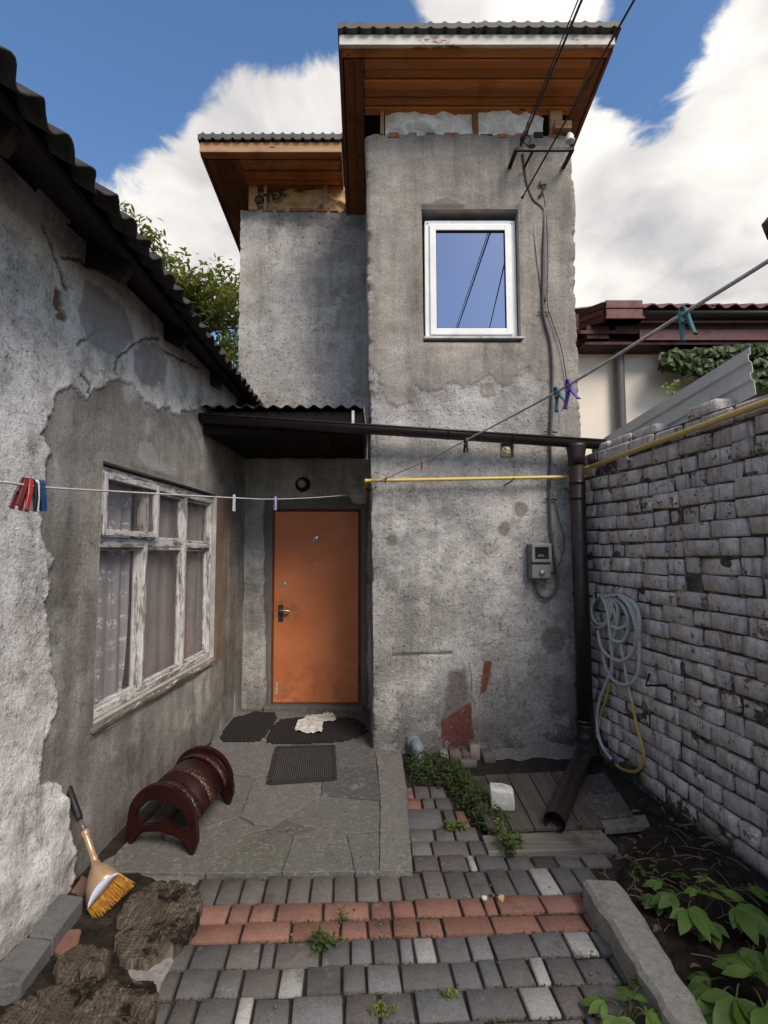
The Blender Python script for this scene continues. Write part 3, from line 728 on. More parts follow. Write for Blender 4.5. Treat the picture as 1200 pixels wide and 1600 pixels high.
        lay(sstep(poly_dist(s + j1 * .1, z + j2 * .1, greyp), -.02, .03), (.115, .095, .088), .8)
        lay(sstep(poly_dist(s + j1 * .1, z + j2 * .1, rust), -.003, .006), (.14, .042, .018), .9)
        lay(1 - sstep(line_dist(s, z, groove), .003, .010), (.07, .062, .06), .9)
        for ln in ([(735, 1040), (738, 1080)], [(736, 1085), (742, 1102)]): lay(1 - sstep(line_dist(s, z, tpx(ln)), .002, .008), (.06, .055, .05), .8)
        lay((1 - sstep(np.abs(poly_dist(s + j1 * .2, z + j2 * .2, nichep)), .003, .010)), (.42, .40, .38), .6)
        return A
    grid_wall('wall', S, Z, place, [(so0, so1, OZ0, OZ1), (sn0, sn1, NZ0, NZ1)], m_tower, house, {'mask': mask, 'paint': paint})
    for nm, (x0, x1, z0, z1, dep) in zip(('window_reveal', 'vent_reveal'), ((OX0, OX1, OZ0, OZ1, .16), (NX0, NX1, NZ0, NZ1, .10))):
        mb = MB()
        for a, b in (((x0, z0), (x0, z1)), ((x0, z1), (x1, z1)), ((x1, z1), (x1, z0)), ((x1, z0), (x0, z0))):
            mb.add([(a[0], YT - .004, a[1]), (b[0], YT - .004, b[1]), (b[0], YT + dep, b[1]), (a[0], YT + dep, a[1])], [(0, 1, 2, 3)])
        mb.build(nm, m_reveal, house)
    b = MB(); b.add([(NX0, YT + .10, NZ0), (NX1, YT + .10, NZ0), (NX1, YT + .10, NZ1), (NX0, YT + .10, NZ1)], [(0, 1, 2, 3)]); b.build('vent_back', m_dark, house)
    # inner shell so the window looks into a closed dim room
    x0, y0, z0, x1, y1, z1 = .16, YT + .17, 2.6, 1.62, 6.9, 5.0
    vv = [(x0, y0, z0), (x1, y0, z0), (x1, y1, z0), (x0, y1, z0), (x0, y0, z1), (x1, y0, z1), (x1, y1, z1), (x0, y1, z1)]
    MB().add(vv, [(0, 1, 2, 3), (7, 6, 5, 4), (5, 6, 2, 1), (6, 7, 3, 2), (7, 4, 0, 3)]).build('room_lining', m_dark, house)
    # back of the house
    MB().box((-1.2, 7.3, -.05), (XR, 7.35, ZTOP)).build('wall', m_reveal, house)
    MB().box((.0 + .06, YT + .05, ZTOP - .05), (XR - .03, 7.3, ZTOP - .012)).build('wall_plate', m_darkwood, house)
tower_wall()

DX0, DX1, DZ1 = on_y(423, 950, YD).x, on_y(564, 950, YD).x, on_y(490, 795, YD).z
def recess_wall():
    ztop = 5.07
    S = spaced((-1.30, DX0, .011), (DX0, DX1, .02), (DX1, .08, .011)); Z = spaced((-.05, .02, .02), (.02, DZ1, .012), (DZ1, 2.7, .012), (2.7, ztop, .0115))
    def dpx(pts): return [(lambda q: (q.x, q.z))(on_y(u, v, YD)) for u, v in pts]
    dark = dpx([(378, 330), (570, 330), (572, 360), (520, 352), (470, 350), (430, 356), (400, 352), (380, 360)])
    pale = dpx([(385, 360), (560, 370), (565, 480), (540, 600), (400, 620), (380, 540), (378, 430)])
    trim = dpx([(412, 780), (575, 775), (575, 1110), (415, 1110)])
    def jit(s, z): return (fbm(s * 8, z * 8, 201) - .5) * .16, (fbm(s * 8, z * 8, 231) - .5) * .16
    def place(s, z):
        j1, j2 = jit(s, z)
        d = (fbm(s * 1.6, z * 1.6, 211) - .5) * .03 + (fbm(s * 14, z * 14, 217, 4, .6) - .5) * .008
        d = d + .010 * sstep(poly_dist(s + j1 * .25, z + j2 * .25, trim), -.004, .006) * 1.0
        near = sstep(np.maximum(np.maximum(DX0 - s, s - DX1), z - DZ1), 0, .02); d = d * near
        edge = np.clip(1 - (s + 1.215) / .03, 0, 1) * (z > 2.6) * (np.clip(fbm(s * 0, z * 20, 251) - .5, 0, 1) * .04)
        return np.stack([s + edge, YD - d, z - sstep(z, ztop - .03, ztop) * fbm(s * 10, z, 255) * .03], 1)
    def mask(s, z):
        j1, j2 = jit(s, z)
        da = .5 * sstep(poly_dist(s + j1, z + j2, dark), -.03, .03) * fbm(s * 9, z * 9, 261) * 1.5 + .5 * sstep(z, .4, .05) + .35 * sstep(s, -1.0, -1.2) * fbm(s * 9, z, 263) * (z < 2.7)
        pl = sstep(poly_dist(s + j1, z + j2, pale), -.05, .1) * sstep(fbm(s * 3, z * 3, 265), .4, .6)
        tr = sstep(poly_dist(s + j1 * .25, z + j2 * .25, trim), -.004, .006)
        sm = np.maximum(sstep(fbm(s * 2.3, z * 2.3, 267), .5, .56) * .8, tr)
        return np.stack([sm, np.clip(da, 0, 1), np.clip(pl * .5 + .25 * (z < 2.6), 0, 1), np.ones_like(s)], 1)
    def paint(s, z):
        A = np.zeros((len(s), 4)); j1, j2 = jit(s, z)
        tr = sstep(poly_dist(s + j1 * .25, z + j2 * .25, trim), -.004, .006)
        A[:, :3] = (.085, .075, .068); A[:, 3] = tr * .75
        return A
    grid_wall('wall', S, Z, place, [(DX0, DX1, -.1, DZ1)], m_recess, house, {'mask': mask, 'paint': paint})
    MB().box((-1.215, YD + .02, 2.6), (-1.19, 7.3, ztop)).build('wall', m_reveal, house)
    r = MB()
    for a, b in (((DX0, 0), (DX0, DZ1)), ((DX0, DZ1), (DX1, DZ1)), ((DX1, DZ1), (DX1, 0))):
        r.add([(a[0], YD - .002, a[1]), (b[0], YD - .002, b[1]), (b[0], YD + .12, b[1]), (a[0], YD + .12, a[1])], [(0, 1, 2, 3)])
    r.build('door_reveal', m_reveal, house)
recess_wall()

def sheet_roof(parent, name, p0, along, length, up, run, pitch, amp, m, th=.004, per=6, sharp=False):
    """profiled sheet: waves along 'along', running up 'up'"""
    p0 = Vector(p0); along = Vector(along).normalized(); up = Vector(up).normalized(); n = along.cross(up).normalized()
    if n.z < 0: n = -n
    ns = max(2, int(length / pitch * per)); vv = []; rows = [0, .01, run]
    for t in rows:
        for i in range(ns + 1):
            x = length * i / ns; ph = (x / pitch) % 1.0
            w_ = amp * (math.sin(2 * math.pi * ph) if not sharp else (1.1 * math.exp(-((ph - .5) / .16) ** 2)))
            vv.append(p0 + along * x + up * t + n * w_)
    m0 = len(vv); vv += [q - n * th for q in vv]; fs = []
    for r in range(2):
        for i in range(ns):
            q = r * (ns + 1) + i; fs.append((q, q + 1, q + ns + 2, q + ns + 1)); fs.append((m0 + q, m0 + q + ns + 1, m0 + q + ns + 2, m0 + q + 1))
    for i in range(ns): fs.append((i + 1, i, m0 + i, m0 + i + 1))
    return MB().add(vv, fs).build(name, m, parent, False if sharp else True)

def shed_roof(yf, zf, slope, x0, x1, wx0, wx1, yw, yb, fascia_m, fh, tile, sheets):
    """roof falling to the back: sheets, fascia, planked soffit in front and along the verges"""
    def zb(y): return zf - slope * (y - yf)
    deck = MB(); deck.add([(x0 + .01, yf + .02, zb(yf) + .05), (x1 - .01, yf + .02, zb(yf) + .05), (x1 - .01, yb, zb(yb) + .05), (x0 + .01, yb, zb(yb) + .05),
                           (x0 + .01, yf + .02, zb(yf) + .09), (x1 - .01, yf + .02, zb(yf) + .09), (x1 - .01, yb, zb(yb) + .09), (x0 + .01, yb, zb(yb) + .09)],
                          [(0, 3, 2, 1), (4, 5, 6, 7), (0, 1, 5, 4), (1, 2, 6, 5), (2, 3, 7, 6), (3, 0, 4, 7)])
    roof = deck.build('roof', m_darkwood, house)
    lx = x0 - .01
    for i in range(sheets):                                   # profiled sheets
        w_ = (x1 - x0 + .02) / sheets
        sheet_roof(roof, 'roof_sheet', (lx + i * w_, yf - .05 - .004 * (i % 2), zb(yf) + fh + .058 + .003 * (i % 2)), (1, 0, 0), w_ + .02, (0, 1, -slope), yb - yf, tile, .020, m_metal_roof, .055, 10, True)
    MB().box((x0, yf - .02, zb(yf)), (x1, yf + .012, zb(yf) + fh)).build('fascia_board', fascia_m, roof, bevel=.003)
    # front soffit planks
    y = yf + .014; n = 0; pw = .070
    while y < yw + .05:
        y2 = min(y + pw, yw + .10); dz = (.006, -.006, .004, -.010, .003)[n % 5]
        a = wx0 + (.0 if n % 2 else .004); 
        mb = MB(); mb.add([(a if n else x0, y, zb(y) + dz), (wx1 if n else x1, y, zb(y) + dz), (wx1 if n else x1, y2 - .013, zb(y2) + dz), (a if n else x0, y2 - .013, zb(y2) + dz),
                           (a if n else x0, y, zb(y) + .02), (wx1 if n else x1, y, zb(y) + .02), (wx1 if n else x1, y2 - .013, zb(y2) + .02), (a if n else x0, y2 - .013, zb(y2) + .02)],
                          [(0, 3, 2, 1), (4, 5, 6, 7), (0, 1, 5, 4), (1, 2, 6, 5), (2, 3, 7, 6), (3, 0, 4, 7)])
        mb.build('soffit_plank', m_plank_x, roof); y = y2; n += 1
    # verge planks running back along each side
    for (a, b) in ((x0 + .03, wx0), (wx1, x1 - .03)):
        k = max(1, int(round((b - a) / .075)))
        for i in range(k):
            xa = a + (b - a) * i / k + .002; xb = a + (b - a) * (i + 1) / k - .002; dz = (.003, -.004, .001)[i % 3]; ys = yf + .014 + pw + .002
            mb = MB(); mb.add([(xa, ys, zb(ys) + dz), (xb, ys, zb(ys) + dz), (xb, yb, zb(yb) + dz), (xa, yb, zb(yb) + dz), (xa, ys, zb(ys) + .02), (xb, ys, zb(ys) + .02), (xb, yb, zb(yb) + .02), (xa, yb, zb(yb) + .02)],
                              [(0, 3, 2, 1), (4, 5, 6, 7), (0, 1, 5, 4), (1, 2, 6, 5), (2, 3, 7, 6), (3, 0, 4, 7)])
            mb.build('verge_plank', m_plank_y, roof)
    for x in (x0, x1):                                        # verge boards
        s_ = 1 if x == x0 else -1
        MB().prism([(x, yf + .014, zb(yf) - .01), (x, yb, zb(yb) - .01), (x, yb, zb(yb) + fh + .03), (x, yf + .014, zb(yf) + fh + .03)], (s_ * .022, 0, 0)).build('verge_board', m_plank_y, roof)
    return roof
RT_Y, RT_Z, RT_S = 3.70, 5.335, .2126
tower_roof = shed_roof(RT_Y, RT_Z, RT_S, -.203, 1.876, -.012, 1.735, YT, 7.6, m_fascia_pale, .085, .107, 2)
RL_Y, RL_Z, RL_S = 4.76, 5.33, .03
wing_roof = shed_roof(RL_Y, RL_Z, RL_S, -1.59, -.235, -1.23, -.235 - .002, YD, 7.6, m_fascia_pine, .10, .095, 1)

def loft_gap():
    """membrane, posts and battens between wall head and soffit"""
    k = Mat('white_membrane', .5, .4); p = k.P(); n_ = k.noise(p, 9, 6, .6, 1.5)
    k.b.inputs['Subsurface Weight'].default_value = 0
    film_w = k.done(k.ramp(n_, [(.3, (.62, .59, .53)), (.65, (.86, .84, .79))]), None, k.bump(k.noise(p, 22, 5, .6, 1.2), .6, .02))
    k = Mat('kraft_membrane', .6, .35); p = k.P()
    film_y = k.done(k.ramp(k.noise(p, 7, 6, .6, 1.5), [(.3, (.34, .19, .075)), (.65, (.58, .37, .17))]), None, k.bump(k.noise(p, 20, 5, .6, 1.2), .6, .02))
    def film(x0, x1, z0, z1, y, m, seed):
        S = np.linspace(x0, x1, 70); Zz = np.linspace(z0, z1, 26)
        def place(s, z):
            b = np.sin((s - x0) / (x1 - x0) * math.pi) * np.sin((z - z0) / (z1 - z0) * math.pi)
            r = np.abs(fbm(s * 4 + z * 9, z * 2 - s * 5, seed, 2) - .5)
            return np.stack([s, y - .05 * b + (r - .1) * .14, z + (fbm(s * 9, z * 0, seed + 3) - .5) * .02], 1)
        return grid_wall('membrane', S, Zz, place, [], m, house)
    zt = RT_Z - RT_S * (YT + .03 - RT_Y) + .03
    film(.16, .90, ZTOP - .02, zt, YT + .035, film_w, 301); film(.94, 1.50, ZTOP - .02, zt, YT + .035, film_w, 321)
    for x, w_ in ((.135, .03), (.92, .045), (1.60, .10)):
        MB().box((x - w_ / 2, YT + .006, ZTOP - .015), (x + w_ / 2, YT + .05, zt)).build('stud', m_fascia_pine if x != .92 else m_plank_y, house, bevel=.002)
    MB().box((1.56, YT - .06, ZTOP + .01), (1.70, YT + .003, ZTOP + .08)).build('block', m_fascia_pine, house, bevel=.003)
    for i in range(11):                                       # broken top course of red brick showing under the membrane
        x = .04 + i * .15 + random.uniform(-.02, .02)
        if x > 1.62: break
        MB().box((x, YT - .004 - random.uniform(0, .012), ZTOP - .03), (x + random.uniform(.06, .12), YT + .05, ZTOP + random.uniform(.0, .022))).build('brick', m_orangebrick if i % 3 else m_darkwood, house, bevel=.004)
    z0 = 5.07; zt = RL_Z - RL_S * (YD - RL_Y) + .02
    f = film(-1.18, .02, z0 - .02, zt, YD + .04, film_y, 341)
    for x, w_ in ((-1.17, .09), (-1.045, .03), (-.42, .045)):
        MB().box((x - w_ / 2, YD - .02, z0 - .015), (x + w_ / 2, YD + .02, zt)).build('stud', m_fascia_pine, house, bevel=.002)
    for i in range(9):
        x = -1.21 + i * .14
        MB().box((x, YD - .016, z0 - .03), (x + random.uniform(.08, .13), YD + .03, z0 + random.uniform(-.01, .012))).build('brick', m_orangebrick, house, bevel=.004)
    # lettering printed on the membrane
    cu = bpy.data.curves.new('lettering', 'FONT'); cu.body = 'OTEX'; cu.size = .125; cu.align_x = 'CENTER'; cu.align_y = 'CENTER'; cu.extrude = .001; cu.offset = .004
    t = bpy.data.objects.new('lettering_source', cu); col.objects.link(t); bpy.context.view_layer.update()
    me = bpy.data.meshes.new_from_object(t.evaluated_get(bpy.context.evaluated_depsgraph_get())); bpy.data.objects.remove(t)
    me.materials.clear(); me.materials.append(flat('print_black', (.03, .02, .015), .7, .2))
    o = link_mesh('lettering', me, f); c = on_y(422, 308, YD - .03); o.location = c; o.rotation_euler = Matrix.Rotation(R(-16), 3, 'Y').to_euler(); 
    o.rotation_euler = (Matrix.Rotation(R(-17), 4, 'Y') @ Matrix.Rotation(R(90), 4, 'X')).to_euler()
m_orangebrick = worn('orange_brick', (.25, .085, .04), (.40, .16, .08), 20, .9, .4, 60)
loft_gap()

def tower_window():
    y = YT + .06
    x0, x1, z0, z1 = on_y(664, 440, y).x, on_y(807, 440, y).x, on_y(735, 531, y).z, on_y(735, 345, y).z
    def ring(mb, a0, a1, b0, b1, w_, ya, yb):
        mb.box((a0, ya, b0), (a0 + w_, yb, b1)); mb.box((a1 - w_, ya, b0), (a1, yb, b1)); mb.box((a0 + w_, ya, b0), (a1 - w_, yb, b0 + w_)); mb.box((a0 + w_, ya, b1 - w_), (a1 - w_, yb, b1))
    f = MB(); ring(f, x0, x1, z0, z1, .055, y, y + .07); win = f.build('window', m_pvc, house, bevel=.006, seg=2)
    s = MB(); ring(s, x0 + .040, x1 - .040, z0 + .040, z1 - .040, .052, y - .018, y + .05); s.build('sash', m_pvc, win, bevel=.006, seg=2)
    g = MB(); ring(g, x0 + .088, x1 - .088, z0 + .088, z1 - .088, .008, y - .012, y + .02); g.build('gasket', flat('black_rubber', (.02, .02, .02), .6, .3), win)
    p = MB(); p.add([(x0 + .09, y + .004, z0 + .09), (x1 - .09, y + .004, z0 + .09), (x1 - .09, y + .004, z1 - .09), (x0 + .09, y + .004, z1 - .09)], [(0, 1, 2, 3)])
    p.build('pane', glass('coated_pane', (.50, .52, .62), .60, (.2, .2, .25), .04, (.1, .1, .1), .006), win)
    for (xx, zz) in ((x0 + .03, z1 - .02), (x1 - .03, z1 - .02), (x0 + .03, z0 + .02), (x1 - .03, z0 + .02)):
        MB().lathe([(.009, 0), (.009, .006), (.005, .009)], 10, Matrix.Translation((xx, y, zz)) @ Matrix.Rotation(R(90), 4, 'X')).build('screw_cap', m_pvc, win)
    MB().box((x0 - .02, YT - .025, z0 - .022), (x1 + .03, y + .03, z0 - .004)).build('sill', worn('sill_metal', (.35, .34, .33), (.6, .6, .58), 12, .5, .2, 60, dirt=(.1, .09, .08)), win, bevel=.003)
tower_window()

def door():
    y = YD + .055; orange = None
    k = Mat('orange_door_paint', .5, .4); p = k.P()
    c = k.ramp(k.noise(p, 3.2, 7, .6), [(.3, (.54, .150, .046)), (.7, (.63, .21, .078))])
    c = k.mix(.4, c, k.mix(k.noise(p, 120, 3, .7), (.3, .3, .3), (.7, .7, .7)), 'OVERLAY')
    sc = k.step(k.noise(k.scale(p, (1, 1, 6)), 9, 6, .7), .66, .74); c = k.mix(k.math('MULTIPLY', sc, .35), c, (.12, .06, .04))
    sep = k.N('ShaderNodeSeparateXYZ'); k.L.new(p, sep.inputs[0])
    low = k.math('MULTIPLY', k.step(sep.outputs[2], .75, .10), k.step(k.noise(p, 9, 7, .7), .38, .66)); c = k.mix(k.math('MULTIPLY', low, .5), c, (.16, .075, .05))
    hx, hz = on_y(446, 955, YD).x, on_y(446, 955, YD).z; dv = k.N('ShaderNodeVectorMath', operation='DISTANCE'); k.L.new(p, dv.inputs[0]); dv.inputs[1].default_value = (hx, YD + .03, hz)
    c = k.mix(k.math('MULTIPLY', k.math('MULTIPLY', k.step(dv.outputs['Value'], .22, .04), k.step(k.noise(p, 22, 6, .7), .35, .65)), .55), c, (.10, .045, .03))
    fad = k.step(k.noise(k.scale(p, (2.5, 1, 1.2)), 1.5, 6, .65), .5, .72); c = k.mix(k.math('MULTIPLY', fad, .3), c, (.52, .27, .16))
    st = k.step(k.noise(k.scale(p, (30, 1, 1.2)), 1.0, 5, .7), .60, .70); c = k.mix(k.math('MULTIPLY', st, .22), c, (.2, .07, .03))
    k.done(c, k.step(k.noise(p, 6, 5), .3, .7, .42, .62), k.bump(k.noise(p, 160, 2), .15, .002)); orange = k.m
    frm = worn('rusty_door_frame', (.10, .035, .018), (.2, .06, .025), 12, .7, .3, 60)
    f = MB(); z0 = .055
    f.box((DX0, y - .01, z0), (DX0 + .022, y + .05, DZ1)); f.box((DX1 - .022, y - .01, z0), (DX1, y + .05, DZ1)); f.box((DX0 + .022, y - .01, DZ1 - .022), (DX1 - .022, y + .05, DZ1)); f.box((DX0, y - .02, .0), (DX1, y + .06, z0))
    f.build('door_frame', frm, house, bevel=.003)
    d = MB(); d.box((DX0 + .026, y - .022, z0 + .008), (DX1 - .026, y + .02, DZ1 - .026)); dr = d.build('door', orange, house, bevel=.004, seg=2)
    tag(dr, 'orange painted steel door leaf with number plate')
    steel = flat('worn_chrome', (.62, .60, .56), .3, .5, .9); dk = flat('dark_bronze', (.045, .04, .038), .45, .4, .4)
    face = y - .022
    def at(u, v): q = on_y(u, v, face); return q.x, q.z
    rx = Matrix.Rotation(R(90), 4, 'X')
    x, z = at(493, 842)
    MB().lathe([(.032, 0), (.032, .003), (.030, .005)], 24, Matrix.Translation((x, face, z)) @ rx).build('number_plate', steel, dr, True)
    n = MB(); n.tube([(x + .010 * math.cos(a), face - .008, z + .006 + .009 * math.sin(a)) for a in [i * math.pi / 6 for i in range(13)]], .003, 5); n.tube(smooth_path([(x + .010, face - .008, z + .006), (x + .009, face - .008, z - .008), (x - .004, face - .008, z - .018)]), .003, 5)
    n.build('numeral', dk, dr)
    x, z = at(493, 881); MB().lathe([(.009, 0), (.009, .006), (.005, .009)], 14, Matrix.Translation((x, face, z)) @ rx).build('peephole', steel, dr)
    x, z = at(494, 874); MB().lathe([(.005, 0), (.004, .004)], 8, Matrix.Translation((x, face, z)) @ rx).build('screw', dk, dr)
    x, z = at(444, 913); q = MB(); q.lathe([(.021, 0), (.021, .004), (.016, .007)], 20, Matrix.Translation((x, face, z)) @ rx); lk = q.build('lock', steel, dr)
    MB().box((x - .003, face - .0085, z - .008), (x + .003, face - .0072, z + .008)).build('keyhole', m_dark, lk)
    x, z = at(439, 958); hp = MB(); hp.box((x - .024, face - .010, z - .082), (x + .024, face + .001, z + .082)); h = hp.build('handle', dk, dr, bevel=.009, seg=3)
    lv = MB(); lv.tube(smooth_path([(x, face - .005, z + .03), (x, face - .045, z + .03), (x + .02, face - .055, z + .032), (x + .095, face - .05, z + .024)]), [.010] * 14 + [.012] * 5, 8); lv.build('lever', steel, h, True)
    for v in (860, 1075):
        x, z = at(561, v); MB().tube([(x + .01, face - .004, z - .05), (x + .01, face - .004, z + .05)], .008, 8).build('hinge', frm, dr)
    x, z = at(432, 1075); MB().box((x - .012, face - .0025, z - .06), (x + .016, face, z + .06)).build('scuff_plate', worn('scuffed_primer', (.3, .25, .22), (.45, .4, .36), 30, .6), dr)
door()

m_blackboard = wood('porch_shade_board', (.005, .0045, .004), (.012, .010, .009), 1, 'P', .9, False)  # near-black colour carries the shade under the porch roof
def porch():
    zf = lambda x: 2.655
    root = sheet_roof(house, 'porch_roof', (-1.27, 4.0, 2.655), (1, 0, 0), 1.25, (0, 1, .19), 1.2, .105, .014, flat('porch_sheet', (.03, .024, .022), .6, .3, 0, .3, 'P'), .004)
    for i in range(11):
        x = -1.26 + i * .112
        MB().prism([(x, 4.06, 2.628), (x + .108, 4.06, 2.628), (x + .108, 5.19, 2.845), (x, 5.19, 2.845)], (0, 0, -.016)).build('plank', m_darkwood, root)
    for i in range(9):
        x = -1.255 + i * .138
        MB().box((x, 4.08, 2.455 + .003 * (i % 2)), (x + .132, 5.185, 2.472)).build('ceiling_board', m_blackboard, root)  # ceiling added for a black band of shade above the door
    for x in (-1.2, -.62, -.06): MB().bar((x, 4.06, 2.575), (x, 5.19, 2.79), .045, .075).build('rafter', m_darkwood, root)
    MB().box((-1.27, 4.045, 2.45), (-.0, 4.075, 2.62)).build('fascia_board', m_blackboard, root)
    # end sheet curling down beside the tower
    MB().tube(smooth_path([(-.02, 4.02, 2.66), (.0, 4.03, 2.5), (.01, 4.05, 2.40), (.005, 4.06, 2.25)]), .005, 6).build('edge_strip', worn('galvanised', (.12, .12, .12), (.24, .24, .24), 20, .5), root)
porch()

# ------------------------------------------------------------------ brick wall on the right
def xb(Y): return 1.735 - .1 * (Y - 4.15)
BW_D = Vector((-.1, 1, 0)).normalized(); BW_N = Vector((-1, -.1, 0)).normalized(); BW_ANG = math.atan2(BW_D.y, BW_D.x)
def on_brick(u, v, off=0.0): return on_plane(u, v, Vector((xb(3.0), 3.0, 0)) + BW_N * off, BW_N)
brick_wall = thing('brick_wall', 'whitewashed brick garden wall streaked with grime along the right side', 'wall', (xb(3) + .12, 3, 0))
def build_brick_wall():
    k = Mat('whitewashed_brick', .92, .15); o = k.O(); p = k.P()
    wash = k.ramp(k.noise(o, 16, 6, .65), [(.25, (.34, .305, .285)), (.5, (.58, .535, .51)), (.72, (.74, .70, .67))])
    c = k.mix(k.math('MULTIPLY', k.rand(), .45), wash, (.27, .225, .205))
    c = k.mix(k.step(k.noise(o, 14, 7, .75), .57, .63), c, (.16, .105, .085))
    drip = k.step(k.noise(k.scale(p, (26, 26, 2.2)), 1.0, 6, .7), .50, .64); c = k.mix(k.math('MULTIPLY', drip, .45), c, (.085, .068, .062))
    c = k.mix(k.math('MULTIPLY', k.step(k.noise(p, 2.2, 8, .72), .50, .68), .40), c, (.11, .09, .083))
    spot = k.step(k.noise(p, 60, 4, .7), .62, .68); c = k.mix(k.math('MULTIPLY', spot, .6), c, (.06, .05, .047))
    m_b = k.done(c, None, k.bump(k.math('ADD', k.noise(o, 45, 5, .7), k.noise(o, 12, 4)), .75, .012))
    k = Mat('sooty_mortar', .95, .1); p = k.P()
    m_m = k.done(k.ramp(k.noise(p, 14, 7, .7), [(.3, (.025, .021, .019)), (.5, (.075, .063, .057)), (.70, (.30, .27, .25))]), None, k.bump(k.noise(p, 60, 5, .7), .8, .01))
    H = 2.3; NC = 23; CH = H / NC
    S = spaced((-1.4, 1.4, .08), (1.4, 4.5, .013)); Z = spaced((-.08, H - .012, .013))
    def place(s, z):
        d = (fbm(s * 22, z * 22, 401, 4, .6) - .5) * .014 + sstep(fbm(s * 4, z * 6, 411), .60, .68) * .013 + sstep(z, .22, 0) * .02
        return np.stack([xb(s) + .019 - d, s, z], 1)
    grid_wall('mortar', S, Z, place, [], m_m, brick_wall)
    MB().prism([(xb(-1.4) + .05, -1.4, -.05), (xb(-1.4) + .25, -1.4, -.05), (xb(4.5) + .25, 4.5, -.05), (xb(4.5) + .05, 4.5, -.05)], (0, 0, H + .03)).build('wall_core', m_m, brick_wall)
    L_s, L_h = .245, .122; rnd = random.Random(5)
    strm = [stone_mesh('brick', L_s,   .10, CH - .010, m_b, .007, .006, 0, i) for i in range(7)]; hdrm = [stone_mesh('brick', L_h - .006, .10, CH - .011, m_b, .007, .006, 0, 50 + i) for i in range(6)]
    rest = MB(); cnt = 0
    for c_ in range(NC):
        z = CH * (c_ + .5); y = 4.40 - rnd.uniform(0, .12); 
        while y > -1.3:
            hd = rnd.random() < .56; L_ = (L_h if hd else L_s) + .012; sc = rnd.uniform(.9, 1.08); yy = y - L_ * sc / 2
            off = rnd.uniform(-.013, .010); 
            if rnd.random() < .05: off += .012                     # spalled brick sits back
            loc = Vector((xb(yy), yy, z + rnd.uniform(-.005, .005) + .013 * math.sin(yy * 2.1 + c_ * .21))) + BW_N * (-.05 - off)
            if yy > 1.75 and cnt < 300:
                o_ = link_mesh('brick', rnd.choice(hdrm if hd else strm), brick_wall, loc, (rnd.uniform(-.03, .03), rnd.uniform(-.03, .03), BW_ANG + rnd.uniform(-.03, .03) + (math.pi if rnd.random() < .5 else 0)))
                o_.scale = (sc * .995, 1, rnd.uniform(.93, 1.03)); cnt += 1
            else:
                M_ = Matrix.Translation(loc) @ Matrix.Rotation(BW_ANG, 4, 'Z'); h = (L_ * sc - .012) / 2; rest.box((-h, -.05, -CH / 2 + .008), (h, .05, CH / 2 - .008), M_)
            y -= L_ * sc
    r = rest.build('bricks_beyond', m_b, brick_wall, bevel=.012); r['kind'] = 'stuff'
    # bricks laid along the top
    y = 4.10
    top = [stone_mesh('coping_brick', .25, .13, .065, m_b, .012, .006, 0, 80 + i) for i in range(4)]
    while y > 1.7:
        if rnd.random() < .72:
            link_mesh('coping_brick', rnd.choice(top), brick_wall, (xb(y) + .10 + rnd.uniform(-.02, .02), y - .13, H + .024), (0, 0, BW_ANG + rnd.uniform(-.06, .06)))
        y -= .27
    o_ = link_mesh('coping_brick', stone_mesh('coping_brick', .11, .11, .07, m_orangebrick, .012, .006, 0, 91), brick_wall, on_y(943, 703, 4.0) + Vector((.03, 0, -.01)), (0, .05, .4))
    tag(o_, 'bare orange brick at the far end of the wall top')
    print('bricks', cnt)
build_brick_wall()

def wall_sheet():
    root = thing('fence_sheet', 'pale grey ribbed metal sheet standing on top of the brick wall', 'metal sheet', on_brick(1050, 650, -.1))
    y0, y1 = 4.05, 2.66; off = -.12
    zt0, zt1 = 2.42, 2.60; prof = [(0, 0), (.035, .0), (.045, .016), (.075, .016), (.085, 0), (.135, 0), (.145, .016), (.175, .016), (.185, 0), (.26, 0)]
    vv = []; n = 24
    for i in range(n + 1):
        t = i / n; y = y0 + (y1 - y0) * t; zt = zt0 + (zt1 - zt0) * t
        for (d, o) in prof:
            q = Vector((xb(y), y, 0)) + BW_N * (off + o); vv.append((q.x, q.y - d * .10 * t, zt - d * (1 if t > .02 else .6)))
    m_ = len(prof); fs = [(i * m_ + j, i * m_ + j + 1, (i + 1) * m_ + j + 1, (i + 1) * m_ + j) for i in range(n) for j in range(m_ - 1)]
    o = link_mesh('sheet', pydata('sheet', vv, fs, worn('grey_coated_sheet', (.42, .42, .39), (.54, .54, .50), 5, .45, .08, 60, .4, dirt=(.2, .19, .17), dirt_amt=(.62, .85))), root)
    so = o.modifiers.new('s', 'SOLIDIFY'); so.thickness = .003
    MB().tube([(xb(y0) + .125, y0, 2.3), (xb(y0) + .125, y0, 2.40)], .012, 8).build('post', m_brown_metal, root)
    MB().tube([(xb(2.9) + .155, 2.9, 2.28), (xb(2.9) + .155, 2.9, 2.5)], .012, 8).build('post', m_brown_metal, root)
wall_sheet()

